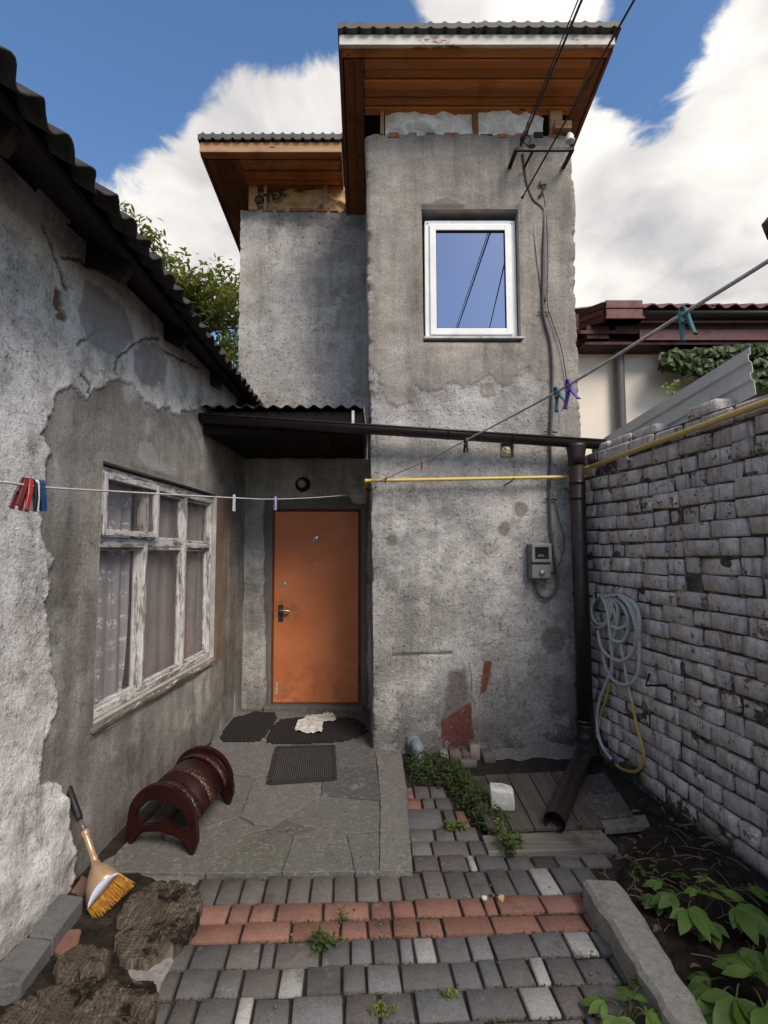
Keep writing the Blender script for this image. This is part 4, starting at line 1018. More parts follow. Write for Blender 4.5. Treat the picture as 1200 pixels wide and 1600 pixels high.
# ------------------------------------------------------------------ neighbour's house
def neighbour():
    YN = 6.0
    root = thing('neighbour_house', 'cream rendered house with red brown tiled roof beyond the brick wall', 'house', (4, YN, 0))
    xL = on_y(905, 560, YN).x; zE = on_y(1050, 540, YN).z
    mb = MB(); mb.box((xL - .4, YN, -.05), (9.0, YN + 4, zE + .1)); mb.build('wall', worn('cream_render', (.70, .62, .52), (.80, .73, .63), 1.6, .9, .2, 60, .2, dirt=(.45, .36, .27), dirt_amt=(.58, .8)), root)
    red = flat('red_brown_metal', (.105, .021, .019), .45, .4, 0, .3, 'P'); dkred = flat('dark_red_soffit', (.055, .017, .015), .6, .3, 0, .3, 'P')
    z1 = on_y(1050, 480, YN - .35).z; zf0 = on_y(1050, 524, YN - .3).z
    rf = MB(); rf.add([(xL - .1, YN - .3, zf0 + .06), (9, YN - .3, zf0 + .06), (9, YN + 4, zf0 + 1.9), (xL - .1, YN + 4, zf0 + 1.9), (xL - .1, YN - .3, zf0 + .02), (9, YN - .3, zf0 + .02), (9, YN + 4, zf0 + 1.86), (xL - .1, YN + 4, zf0 + 1.86)],
           [(0, 1, 2, 3), (7, 6, 5, 4), (0, 4, 5, 1), (1, 5, 6, 2), (2, 6, 7, 3), (3, 7, 4, 0)])
    roof = rf.build('roof', dkred, root)
    x = xL + .25
    while x < 8.5:                                           # wavy metal tile sheets
        sheet_roof(roof, 'roof_sheet', (x, YN - .38, z1 + .01), (1, 0, 0), 1.12, (0, 1, .43), 4.2, .19, .022, flat('tile_metal', (.13, .042, .035), .5, .4, 0, .35, 'P') if x < xL + .3 else bpy.data.materials['tile_metal'], .02); x += 1.10
    MB().box((xL + .55, YN - .32, zf0 - .06), (9, YN - .29, zf0 + .06)).build('fascia_board', red, roof)
    MB().box((xL + .3, YN - .285, zf0 + .03), (9, YN - .2, z1 + .02)).build('eave_filler', dkred, roof)
    MB().box((xL - .05, YN - .29, zf0 - .10), (9, YN, zf0 - .07)).build('soffit', dkred, roof)
    # red end cap and side verge
    e0 = on_y(945, 470, YN - .42); e1 = on_y(1004, 500, YN - .42)
    c = MB(); c.box((e0.x, YN - .44, e1.z), (e1.x, YN - .22, e0.z)); c.box((e0.x - .01, YN - .455, e1.z), (e1.x + .012, YN - .22, e1.z + .03)); c.box((e0.x - .01, YN - .452, e1.z + .12), (e1.x + .012, YN - .22, e1.z + .14))
    c.build('end_cap', red, roof, bevel=.006)
    a = on_y(944, 472, YN - .4); b = on_y(906, 490, YN - .1)
    for (dz, h_, mt) in ((0, .07, dkred), (-.075, .06, red), (-.15, .07, dkred)):
        MB().bar((a.x, a.y, a.z - .04 + dz), (b.x - .05, b.y, b.z - .03 + dz), .05, h_).build('verge_board', mt, roof)
    MB().box((xL - .02, YN - .1, zE - .03), (e0.x + .1, YN - .28, zf0 + .12)).build('soffit', dkred, roof)
    MB().box((xL - .12, YN - .16, zE - .05), (e1.x + .3, YN + .02, e0.z - .03)).build('gable_filler', dkred, roof)
    g = MB(); gz = on_y(1100, 490, YN - .4).z; vv = []; fs = []; n = 9                     # half-round gutter
    for i in range(2):
        for k_ in range(n):
            an = math.pi * k_ / (n - 1); vv.append(((e1.x + .01, 9.0)[i], YN - .40 - .075 * math.cos(an), gz - .075 * math.sin(an)))
    fs = [(k_, k_ + 1, n + k_ + 1, n + k_) for k_ in range(n - 1)]
    go = g.add(vv, fs).build('gutter', m_brown_metal, root, True); go.modifiers.new('s', 'SOLIDIFY').thickness = .006
    px = on_y(967, 560, YN - .08).x; pz = on_y(967, 508, YN - .1).z
    MB().tube(smooth_path([(px, YN - .36, e1.z + .02), (px, YN - .30, pz), (px, YN - .08, pz - .14), (px, YN - .08, pz - .4), (px, YN - .08, 0)]), .055, 12).build('downpipe', flat('grey_downpipe', (.10, .085, .085), .4, .45, 0, .25, 'P'), root, True)
    for z in (pz - .3, 2.6): MB().lathe([(.062, 0), (.062, .03)], 14, Matrix.Translation((px, YN - .08, z))).build('pipe_clip', m_brown_metal, root)
neighbour()
def far_roof():
    root = thing('far_roof_corner', 'corner of a dark tiled roof just showing at the right edge', 'roof', on_y(1215, 380, 3.6))
    c = on_y(1188, 352, 3.6); m_ = flat('dark_tile', (.10, .05, .045), .7, .3)
    a = MB(); a.prism([c + Vector((0, 0, 0)), c + Vector((.02, 0, -.055)), c + Vector((.55, 0, -.10)), c + Vector((.55, 0, .12)), c + Vector((.05, 0, .06))], (.25, -.8, .05)); a.build('tile_edge', m_, root, bevel=.006)
    d = on_y(1191, 356, 3.62); b = MB(); b.prism([d, d + Vector((.03, 0, -.09)), d + Vector((.5, 0, -.2)), d + Vector((.5, 0, -.02))], (.25, -.75, .03)); b.build('fascia_board', flat('dark_fascia', (.05, .03, .028), .6, .3), root)
    MB().box((d.x + .5, 2.8, -.05), (d.x + .9, 3.5, d.z - .16)).build('wall', m_reveal, root)
far_roof()
# ------------------------------------------------------------------ paving
m_paver = by_object('worn_paver', .85, 22, .7, .85, dirt_at=(.52, .72))
m_slab = by_object('old_concrete', .92, 26, .7, .8, dirt=(.05, .045, .038), dirt_at=(.54, .78), agg=.2)
paving = tag(bpy.data.objects.new('paving', None), kind='structure'); col.objects.link(paving)
DK, BR, LT, RD, BL = (.104, .100, .100), (.116, .104, .098), (.32, .315, .305), (.20, .104, .080), (.138, .138, .142)
def gy(v, u=600): return on_z(u, v).y
pav_cache = {}
def paver_mesh(w, l, k):
    key = (round(w, 3), round(l, 3), k)
    if key not in pav_cache: pav_cache[key] = stone_mesh('paver', w, l, .06, m_paver, .0055, .0022, 0, 300 + k + int(w * 1000), 1)
    return pav_cache[key]
prnd = random.Random(23)
def row(y_far, y_near, x0, x1, widths, cols, tilt=.045, jz=.004, skip=None):
    x = x0; l = y_far - y_near - .010; i = 0
    while x < x1 - .03:
        w = widths[i % len(widths)] if widths else prnd.choice((.07, .095, .115, .135, .135, .165, .21))
        if x + w > x1 + .03: w = max(.045, x1 - x)
        c = cols[i % len(cols)] if isinstance(cols, list) else cols(x, i)
        cx, cy = x + w / 2, (y_far + y_near) / 2 + tilt * (x + w / 2)
        if not (skip and skip(cx, cy)):
            ww = round((w - .011) / .003) * .003
            o = link_mesh('paver', paver_mesh(ww, round(l / .003) * .003, prnd.randrange(3)), paving, (cx, cy + prnd.uniform(-.003, .003), -.03 + prnd.uniform(-jz, jz)),
                          (prnd.uniform(-.018, .018), prnd.uniform(-.018, .018), math.atan(tilt) + prnd.uniform(-.018, .018) + (math.pi if prnd.random() < .5 else 0)))
            f = prnd.uniform(.82, 1.18); o.color = (*[min(1, q * f) for q in c], 1)
        x += w; i += 1
def greys(x, i):
    r = prnd.random(); return LT if r < .10 else BL if r < .30 else BR if r < .55 else DK
kerb_x = 1.015
yA0, yA1, yB1, yC1, yD1, yE1, yF1 = [gy(v) for v in (1362, 1406, 1435, 1465, 1505, 1550, 1601)]
row(yA0 - .005, yA1, -.775, 1.12, [.104], lambda x, i: BR if x < .35 else (LT if i in (15,) else DK))
row(yA1, yB1, -.79, 1.07, [.205, .09, .11, .2, .2, .095, .1, .2, .1, .06, .2, .2, .1], [RD])
row(yB1, yC1, -.81, 1.04, [.105, .2, .2, .2, .11, .1, .11, .1, .205, .2, .2, .2], [RD])
row(yC1, yD1, -.80, kerb_x, [.135, .135, .125, .055, .175, .115, .085, .10, .06, .085, .13, .09, .17, .13, .11], [DK, DK, BR, DK, BR, DK, BL, DK, BL, LT, DK, BL, DK, BL, LT])
row(yD1, yE1, -.80, kerb_x, [.13, .13, .095, .13, .095, .13, .09, .125, .19, .10, .075, .12, .06, .12, .13], [BR, DK, DK, BR, LT, DK, DK, BL, DK, BL, BL, DK, LT, DK, DK])
row(yE1, yF1, -.80, kerb_x, [.14, .09, .13, .06, .125, .18, .12, .12, .18, .19, .12, .1], [DK, BR, DK, LT, DK, BL, BR, DK, BL, DK, LT, BR])
y = yF1
for i in range(5): row(y, y - .135, -.82, 1.03, None, greys); y -= .135
# patch between landing and boards
sx = .232
row(gy(1228, 660), gy(1246, 660), sx, .50, [.075, .1, .1], [RD, BR, BR], .0); row(gy(1246, 660), gy(1263, 660), sx, .52, [.11, .08, .1], [(.2, .1, .08), BR, DK], .0)
row(gy(1263, 660), gy(1293, 660), sx, .44, [.21], [BL], .0, 0); row(gy(1265, 660), gy(1292, 660), .45, .58, [.07, .07], [BR, RD], .0)
row(gy(1293, 680), gy(1313, 680), sx, .62, [.14, .11, .13], [BR, DK, BR], .0); row(gy(1313, 680), gy(1337, 680), sx, .78, [.11, .19, .15, .1], [BL, BR, DK, DK], .01)
row(gy(1337, 680), gy(1361, 680), sx, 1.22, [.13, .14, .045, .15, .13, .12, .13, .14], [BR, BR, LT, DK, DK, (.06, .058, .055), DK, BR], .03)
row(gy(1326, 850), gy(1338, 850), .80, 1.3, [.15, .16, .15], [DK, DK, (.06, .055, .05)], .0)

# ------------------------------------------------------------------ concrete landing
landing = tag(bpy.data.objects.new('landing', None), kind='structure'); col.objects.link(landing)
def slab_part(name, poly, z, th, c, m, parent, gap=.006, jit=.006, bev=.005, seed=0):
    P = [Vector((p[0], p[1], 0)) for p in poly]; cen = sum(P, Vector()) / len(P); out = []
    P = [p + (cen - p).normalized() * gap for p in P]
    for i in range(len(P)):
        a, b = P[i], P[(i + 1) % len(P)]; n = max(1, int((b - a).length / .05))
        for k in range(n):
            q = a.lerp(b, k / n); nn = mnoise.noise_vector(Vector((q.x * 17 + seed, q.y * 17, seed * .7))); out.append(q + Vector((nn.x, nn.y, 0)) * jit)
    ar = sum(out[i].x * out[(i + 1) % len(out)].y - out[(i + 1) % len(out)].x * out[i].y for i in range(len(out)))
    if ar < 0: out.reverse()
    mb = MB(); mb.prism([(p.x, p.y, z - th) for p in out], (0, 0, th)); o = mb.build(name, m, parent, bevel=bev); o.color = (*c, 1); return o
def gpx(pts, z=.02): return [(lambda q: (q.x, q.y))(on_z(u, v, z)) for u, v in pts]
CON = (.14, .133, .127); MOSSY = (.116, .112, .094); AGG = (.128, .121, .115); PALE = (.155, .147, .135); DKS = (.085, .081, .081)
LZ = .018
slab_part('mortar_bed', gpx([(178, 1352), (240, 1272), (330, 1160), (352, 1106), (590, 1106), (592, 1176), (627, 1174), (636, 1232), (644, 1361), (319, 1363), (230, 1360)], .010), .010, .06, (.10, .092, .08), m_slab, landing, 0, .004, .004, 5)
for i, (pts, c, dz) in enumerate([
        ([(321, 1364), (339, 1344), (393, 1300), (450, 1302), (458, 1307), (440, 1363)], MOSSY, 0),
        ([(441, 1363), (458, 1307), (492, 1296), (541, 1303), (553, 1362)], AGG, .002),
        ([(555, 1362), (542, 1303), (592, 1300), (593, 1362)], AGG, -.002),
        ([(594, 1250), (634, 1230), (644, 1362), (593, 1362)], PALE, .006),
        ([(444, 1280), (500, 1243), (593, 1252), (594, 1298), (540, 1302), (492, 1295)], AGG, 0),
        ([(399, 1215), (504, 1218), (500, 1243), (444, 1280), (426, 1291), (398, 1288), (375, 1275)], (.14, .132, .124), .003),
        ([(504, 1216), (523, 1200), (589, 1199), (594, 1250), (501, 1243)], DKS, .004),
        ([(330, 1160), (417, 1158), (430, 1112), (500, 1104), (420, 1212), (396, 1214), (361, 1209), (330, 1195)], CON, .002),
        ([(360, 1112), (430, 1112), (417, 1157), (330, 1159)], CON, .0),
        ([(425, 1210), (430, 1160), (450, 1104), (590, 1104), (589, 1198), (522, 1200), (503, 1216)], (.105, .10, .097), -.001),
        ([(586, 1176), (626, 1172), (634, 1229), (594, 1248), (590, 1200)], PALE, .008),
        ([(240, 1270), (330, 1196), (360, 1211), (398, 1215), (374, 1276), (300, 1300), (255, 1310)], (.128, .121, .112), .0),
        ([(182, 1330), (240, 1272), (256, 1311), (300, 1301), (374, 1277), (397, 1289), (425, 1292), (392, 1300), (338, 1344), (319, 1364), (230, 1362), (175, 1360)], (.128, .121, .112), -.002)]):
    slab_part('slab', gpx(pts, LZ), LZ + dz, .07, c, m_slab, landing, .0015, .009, .003, i)
slab_part('slab', gpx([(160, 1345), (182, 1332), (232, 1363), (306, 1363), (312, 1372), (300, 1385), (250, 1375), (190, 1372)], .0), .0, .06, PALE, m_slab, landing, .003, .012, .008, 33)
# tarnished threshold strip under the door
slab_part('threshold', [(DX0 - .05, YD - .09), (DX1 + .03, YD - .09), (DX1 + .03, YD + .05), (DX0 - .05, YD + .05)], .055, .07, (.12, .11, .10), m_slab, landing, 0, .006, .01, 44)

# ------------------------------------------------------------------ beds of earth
def soil(name, poly, h, seed):
    xs = [p[0] for p in poly]; ys = [p[1] for p in poly]
    S = np.arange(min(xs), max(xs), .014); Zc = np.arange(min(ys), max(ys), .014)
    def place(s, z):
        d = poly_dist(s, z, poly); e = sstep(d, -.02, .10)
        return np.stack([s, z, -.05 + e * (.03 + h * fbm(s * 5, z * 5, seed) + .03 * fbm(s * 24, z * 24, seed + 5, 4, .6))], 1)
    o = grid_wall(name, S, Zc, place, [], m_soil); tag(o, kind='structure'); return o
soil('soil_bed', [(1.0, .9), (1.95, .9), (1.93, 2.4), (1.80, 3.45), (1.66, 3.35), (1.36, 2.86), (1.18, 2.66), (1.04, 2.4)], .09, 501)
soil('earth_strip', [(-1.48, .9), (-.80, .9), (-.78, 2.3), (-.95, 2.62), (-1.2, 2.75), (-1.44, 2.6)], .04, 521)
# worn concrete kerb beside the bed
def kerb():
    zt = .105; P = [on_z(u, v, zt) for u, v in ((908, 1371), (965, 1373), (983, 1391), (1113, 1602), (1054, 1602))]
    d = (P[4] - P[0]).normalized(); d2 = (P[3] - P[2]).normalized()
    P[3] = P[3] + d2 * .7; P[4] = P[4] + d * .7
    o = slab_part('kerb_beam', [(p.x, p.y) for p in P], zt, .16, (.26, .25, .225), m_slab, None, 0, .012, .016, 61)
    tag(o, 'broken grey concrete kerb beam between the pavers and the plant bed', 'kerb')
kerb()
def kerb_pavers():
    for i, (pts, lab) in enumerate((([(43, 1461), (93, 1394), (131, 1400), (82, 1465)], 'grey kerb paver by the left wall, the one nearer the brush'), ([(-20, 1520), (39, 1462), (82, 1468), (32, 1537), (-20, 1545)], 'grey kerb paver cut by the left picture edge'))):
        o = slab_part('kerb_paver', gpx(pts, .085), .085, .12, (.125, .125, .128), m_paver, None, .002, .002, .007, 70 + i); tag(o, lab, 'paver', 'grey kerb pavers by the left wall')
    for i, (pts, lab, c) in enumerate((([(110, 1392), (128, 1366), (142, 1372), (140, 1388), (128, 1398)], 'red brick half hidden behind the brush', RD), ([(84, 1484), (98, 1452), (128, 1450), (120, 1478), (100, 1494)], 'red brick piece lying beside the tree stump', RD),
                                       ([(80, 1520), (92, 1490), (108, 1495), (96, 1530)], 'dark grey broken paver piece beside the kerb paver', DK))):
        o = slab_part('loose_brick', gpx(pts, .03), .03, .07, c, m_paver, None, .0, .004, .006, 80 + i); tag(o, lab, 'brick')
kerb_pavers()
def base_bricks():
    spec = [(.585, .06, .035, (.23, .215, .195), 'pale brick end beside the grey drain outlet at the tower foot', .11), (.665, .085, .045, (.15, .11, .10), 'brown brick at the tower foot, second from the drain outlet', .13), (.742, .055, .040, (.14, .085, .075), 'narrow red brown brick in the row at the tower foot', .12), (.815, .075, .085, (.25, .225, .20), 'raised pale brick standing above the row at the tower foot', .09), (.905, .09, .038, (.13, .115, .11), 'dark brick at the right end of the row at the tower foot', .15)]
    for i, (x, w_, z, c, lab, dp) in enumerate(spec):
        o = link_mesh('base_brick', stone_mesh('base_brick', w_, dp, z + .03, m_paver, .006, .003, 0, 700 + i), None, (x, YT - .03 - dp / 2, (z - .03) / 2), (0, 0, random.uniform(-.05, .05)))
        o.color = (*c, 1); tag(o, lab, 'brick', 'loose bricks at the tower foot')
    o = link_mesh('base_brick', stone_mesh('base_brick', .12, .07, .06, m_paver, .006, .003, 0, 709), None, (.74, YT - .225, .0), (0, 0, .05)); o.color = (.14, .125, .115, 1); tag(o, 'grey brick lying in front of the row at the tower foot', 'brick', 'loose bricks at the tower foot')
    # rough mortar haunch against the foot of the wall
    x0, x1 = on_z(762, 1180).x, 1.66; S = np.linspace(x0, x1, 90); T = np.linspace(0, 1, 22)
    def place(s, t):
        e = np.minimum(1, np.minimum(s - x0, x1 - s + .05) / .05); h = (.075 + .11 * (fbm(s * 6, t * 0, 551) - .5)) * e
        y = YT + .02 - t * (.14 + .16 * (fbm(s * 7, t * 0, 553) - .5)); z = h * (1 - t ** 1.15) + (fbm(s * 16, t * 5, 555) - .5) * .07 * np.sin(np.clip(t * 1.3, 0, 1) * 3.14) - .02
        return np.stack([s, y, z], 1)
    o = grid_wall('mortar_haunch', S, T, place, [], m_slab); o.color = (.17, .16, .15, 1); tag(o, 'rough pale mortar haunch along the foot of the tower wall', 'mortar')
    k = tag(bpy.data.objects.new('x', None)); bpy.data.objects.remove(k)
    # left tower-foot crack stones
    d = thing('drain_outlet', 'grey plastic drain pipe coming out at the foot of the tower', 'pipe', on_z(650, 1190))
    a = on_y(646, 1158, YT + .03); c = on_z(655, 1192, .0)
    mg = flat('grey_pvc_pipe', (.17, .19, .23), .4, .45)
    MB().tube(smooth_path([(a.x, YT + .06, a.z - .0), (a.x, YT - .02, a.z - .005), (a.x + .02, YT - .10, .07), (a.x + .035, YT - .17, -.03)], 5), .047, 16).build('pipe', mg, d, True)
    MB().lathe([(.053, 0), (.053, .05)], 16, Matrix.Translation((a.x, YT + .0, a.z)) @ Matrix.Rotation(R(75), 4, 'X')).build('collar', mg, d, True)
base_bricks()
def boards():
    gw = wood('grey_weathered_board', (.055, .045, .04), (.135, .115, .10), 1, 'P', .85, False)
    gx = wood('grey_weathered_plank', (.10, .09, .078), (.21, .19, .165), 0, 'P', .85, False)
    root = thing('board_cover', 'weathered dark board panel lying on the ground under the downpipe', 'boards', on_z(830, 1250))
    A, B, C_, D_ = [on_z(u, v, .045) for u, v in ((722, 1212), (893, 1204), (944, 1291), (762, 1293))]
    n = 5
    for i in range(n):
        t0, t1 = i / n + .004, (i + 1) / n - .004; dz = random.uniform(-.003, .003)
        P = [A.lerp(B, t0), A.lerp(B, t1), D_.lerp(C_, t1), D_.lerp(C_, t0)]
        MB().prism([(p.x, p.y, .020 + dz) for p in P], (0, 0, .022)).build('board', gw, root, bevel=.002)
    MB().prism([(p.x, p.y, -.03) for p in [A.lerp(B, .08), A.lerp(B, .92), D_.lerp(C_, .92), D_.lerp(C_, .08)]], (0, 0, .048)).build('batten', m_darkwood, root)
    P = [on_z(u, v, .03) for u, v in ((753, 1303), (938, 1294), (966, 1323), (763, 1329))]
    o = MB().prism([(p.x, p.y, -.012) for p in P], (0, 0, .036)).build('plank', gx, None, bevel=.003); tag(o, 'grey plank lying in front of the dark board panel', 'plank')
    for i, (pts, c, z, lab) in enumerate((([(905, 1243), (967, 1237), (989, 1272), (938, 1278)], (.085, .072, .068), .045, 'thin dark tile lying beside the board panel near the brick wall'), ([(893, 1216), (945, 1206), (964, 1236), (905, 1242)], (.075, .062, .058), .03, 'dark tile in the corner behind the downpipe foot'),
                                          ([(938, 1280), (1008, 1272), (1016, 1290), (945, 1296)], (.17, .155, .14), .03, 'broken pale concrete piece beside the plant bed'))):
        o = slab_part('tile', gpx(pts, z), z, .03, c, m_slab, None, 0, .004, .003, 120 + i); tag(o, lab, 'tile')
    st = stone_mesh('white_block', .125, .10, .115, worn('white_foam_concrete', (.40, .395, .36), (.66, .65, .61), 12, .95, .7, 40, .1, dirt=(.28, .27, .22), dirt_amt=(.52, .68)), .012, .010, 1, 5, 2)
    q = on_z(787, 1268, .045); o = link_mesh('white_block', st, None, (q.x, q.y + .05, .045 + .058), (.03, .03, -.25)); tag(o, 'chipped white block standing on the dark board panel', 'block')
boards()

# ------------------------------------------------------------------ tree stumps set in the ground
def stump_mat():
    k = Mat('old_end_grain', .95, .1); p = k.N('ShaderNodeTexCoord').outputs['Object']
    wob = k.N('ShaderNodeVectorMath', operation='SCALE'); k.L.new(k.noise(p, 9, 4, .7, 0, 'Color'), wob.inputs[0]); wob.inputs['Scale'].default_value = .022
    v = k.N('ShaderNodeVectorMath', operation='ADD'); k.L.new(p, v.inputs[0]); k.L.new(wob.outputs[0], v.inputs[1])
    sx = k.N('ShaderNodeSeparateXYZ'); k.L.new(v.outputs[0], sx.inputs[0])
    an = k.math('ARCTAN2', sx.outputs[1], sx.outputs[0]); rd = k.math('SQRT', k.math('ADD', k.math('MULTIPLY', sx.outputs[0], sx.outputs[0]), k.math('MULTIPLY', sx.outputs[1], sx.outputs[1])))
    cb = k.N('ShaderNodeCombineXYZ'); k.L.new(k.math('MULTIPLY', an, 3.2), cb.inputs[0]); k.L.new(k.math('MULTIPLY', rd, 7.0), cb.inputs[1])
    fib = k.noise(cb.outputs[0], 4.6, 7, .8); gr = k.noise(k.scale(v.outputs[0], (70, 9, 20)), 1.0, 7, .75); mott = k.noise(p, 9, 8, .72)
    rng = k.N('ShaderNodeMath', operation='SINE'); k.L.new(k.math('MULTIPLY', rd, 420.0), rng.inputs[0])
    c = k.ramp(gr, [(.36, (.008, .006, .004)), (.5, (.062, .050, .040)), (.64, (.22, .185, .15))]); c = k.mix(.5, c, k.ramp(fib, [(.42, (.007, .005, .004)), (.56, (.16, .132, .105))]))
    c = k.mix(.22, c, k.mix(k.step(rng.outputs[0], -1, 1), (.03, .022, .016), (.16, .12, .085))); c = k.mix(k.step(mott, .50, .62), c, (.014, .010, .0075))
    c = k.mix(k.math('MULTIPLY', k.step(k.noise(p, 5, 5, .6), .60, .72), .5), c, (.085, .085, .025))
    return k.done(c, None, k.bump(k.math('ADD', k.math('ADD', gr, fib), k.math('MULTIPLY', rng.outputs[0], .06)), 1.0, .0045))
m_stump = stump_mat()
def stump(c, rx, ry, h, label, seed, notch=None, rot=0):
    rnd = random.Random(seed); nr, na = 22, 168; vv = []; fs = []
    cr = [(rnd.uniform(0, 6.28), rnd.uniform(.02, .055), rnd.uniform(.1, .6)) for _ in range(9)]
    def rad(a):
        r = 1 + .07 * math.sin(2 * a + seed) + .05 * math.sin(3 * a + seed * 2.1) + .02 * math.sin(11 * a + seed) + .012 * math.sin(29 * a) + .03 * mnoise.noise(Vector((math.cos(a) * 4, math.sin(a) * 4, seed)))
        if notch:
            d = (a - notch[0] + math.pi) % (2 * math.pi) - math.pi; r -= notch[1] * math.exp(-(d / .16) ** 2)
        return r
    for i in range(nr + 1):
        for j in range(na):
            a = 2 * math.pi * j / na; t = i / nr; r = rad(a) * t
            x, y = r * rx * math.cos(a), r * ry * math.sin(a); z = h * (1 - .12 * t ** 8) + .004 * mnoise.noise(Vector((x * 9, y * 9, seed))) + .0012 * mnoise.noise(Vector((x * 50, y * 50, seed)))
            for (ca, wd, st) in cr:
                d = (a - ca + math.pi) % (2 * math.pi) - math.pi
                if t > st: z -= .03 * min(1, (t - st) * 5) * math.exp(-((d + .06 * math.sin(t * 6 + ca)) * max(t, .2) / (wd * .5)) ** 2)
            vv.append((x, y, z))
    b = len(vv)
    for j in range(na): a = 2 * math.pi * j / na; r = rad(a) * 1.03; vv.append((r * rx * math.cos(a), r * ry * math.sin(a), -.06))
    for i in range(nr):
        for j in range(na):
            q = i * na + j; q2 = i * na + (j + 1) % na; fs.append((q, q + na, q2 + na, q2))
    for j in range(na): fs.append((nr * na + j, b + j, b + (j + 1) % na, nr * na + (j + 1) % na))
    o = link_mesh('tree_stump', pydata('tree_stump', vv, fs, m_stump, True), None, (c[0], c[1], 0), (0, 0, rot)); tag(o, label, 'stump')
q = on_z(247, 1428, .05); stump((q.x, q.y), .165, .235, .055, 'large cracked round wood stump beside the pavers with a notch', 3, (3.5, .22))
q = on_z(100, 1590, .06); stump((q.x, q.y), .20, .17, .065, 'mossy wood stump at the bottom left corner', 8)
q = on_z(198, 1580, .05); stump((q.x, q.y), .085, .13, .055, 'small wood stump next to the left edge of the pavers', 14)
q = on_z(128, 1505, .06); stump((q.x, q.y), .085, .09, .075, 'pale split wood piece between the large and the mossy stump', 21)
o = slab_part('stone_wedge', gpx([(186, 1512), (262, 1486), (273, 1494), (245, 1550), (225, 1556), (212, 1528)], .015), .015, .06, (.24, .23, .215), m_slab, None, 0, .008, .008, 150); tag(o, 'pale concrete wedge between stump and pavers', 'stone')

# ------------------------------------------------------------------ mats and cloth by the door
rubber = flat('black_rubber_mat', (.022, .020, .020), .7, .3, 0, .3)
def ring_mat(pts, label, cell, seed):
    poly = gpx(pts, .03); xs = [p[0] for p in poly]; ys = [p[1] for p in poly]; mb = MB(); r = 0; y = min(ys); z0 = LZ + .006
    while y < max(ys):
        x = min(xs) + (cell / 2 if r % 2 else 0)
        while x < max(xs):
            if poly_dist(np.array([x]), np.array([y]), poly)[0] > .004:
                ri, ro = cell * .27, cell * .50; vv = []; fs = []; n = 6
                for (rr, z) in ((ro, z0), (ro, z0 + .012), (ri, z0 + .012), (ri, z0)):
                    for k in range(n): a = math.pi / 6 + 2 * math.pi * k / n; vv.append((x + rr * math.cos(a), y + rr * math.sin(a), z))
                for b in range(3):
                    for k in range(n): fs.append((b * n + k, b * n + (k + 1) % n, (b + 1) * n + (k + 1) % n, (b + 1) * n + k))
                mb.add(vv, fs)
            x += cell * .93
        y += cell * .80; r += 1
    o = mb.build('ring_mat', rubber); tag(o, label, 'mat', 'rubber ring mats before the door')
ring_mat([(344, 1157), (350, 1140), (366, 1122), (398, 1112), (428, 1114), (432, 1122), (424, 1136), (408, 1156), (385, 1159)], 'rounded black rubber ring mat in the corner by the left wall', .034, 1)
ring_mat([(416, 1160), (424, 1138), (440, 1124), (470, 1121), (548, 1121), (570, 1132), (574, 1142), (556, 1152), (530, 1158), (460, 1162)], 'long black rubber ring mat in front of the orange door with a rag on it', .034, 2)
def door_mat():
    root = thing('doormat', 'flat rectangular black ribbed doormat below the door', 'mat', on_z(472, 1195))
    P = [on_z(u, v, .03) for u, v in ((433, 1168), (521, 1166), (523, 1217), (420, 1224))]; z = LZ + .004
    MB().prism([(p.x, p.y, z) for p in P], (0, 0, .006)).build('backing', rubber, root)
    f = MB()
    for i in range(4): a, b = P[i], P[(i + 1) % 4]; f.bar((a.x, a.y, z + .009), (b.x, b.y, z + .009), .03, .010)
    f.build('rim', flat('dark_rim', (.03, .028, .028), .6, .3), root)
    for i in range(30):
        t = .05 + .9 * i / 29; a = P[0].lerp(P[1], t); b = P[3].lerp(P[2], t); a2, b2 = a.lerp(b, .06), a.lerp(b, .94)
        MB().bar((a2.x, a2.y, z + .009), (b2.x, b2.y, z + .009), .006, .007).build('rib', flat('grey_rib', (.075, .07, .068), .8, .2) if i == 0 else bpy.data.materials['grey_rib'], root)
door_mat()
def rag():
    poly = gpx([(460, 1142), (466, 1128), (480, 1119), (500, 1118), (512, 1114), (522, 1117), (526, 1127), (505, 1129), (503, 1146), (480, 1147)], .04)
    xs = [p[0] for p in poly]; ys = [p[1] for p in poly]; S = np.linspace(min(xs), max(xs), 46); T = np.linspace(min(ys), max(ys), 40); vv = []; idx = {}; fs = []
    for j, y in enumerate(T):
        for i, x in enumerate(S):
            if poly_dist(np.array([x]), np.array([y]), poly)[0] > -.003:
                n = mnoise.noise(Vector((x * 14, y * 14, 2))); idx[i, j] = len(vv); vv.append((x, y, LZ + .030 + .022 * abs(n) + .006 * mnoise.noise(Vector((x * 40, y * 40, 1)))))
    for (i, j) in list(idx):
        if all(k in idx for k in ((i + 1, j), (i + 1, j + 1), (i, j + 1))): fs.append((idx[i, j], idx[i + 1, j], idx[i + 1, j + 1], idx[i, j + 1]))
    o = link_mesh('floor_rag', pydata('floor_rag', vv, fs, worn('grey_white_rag', (.42, .40, .38), (.60, .57, .54), 14, .95, .5, 80, dirt=(.25, .22, .19), dirt_amt=(.55, .7)), True)); tag(o, 'crumpled pale floor rag lying on the long ring mat', 'rag')
    o.modifiers.new('s', 'SOLIDIFY').thickness = .004
rag()

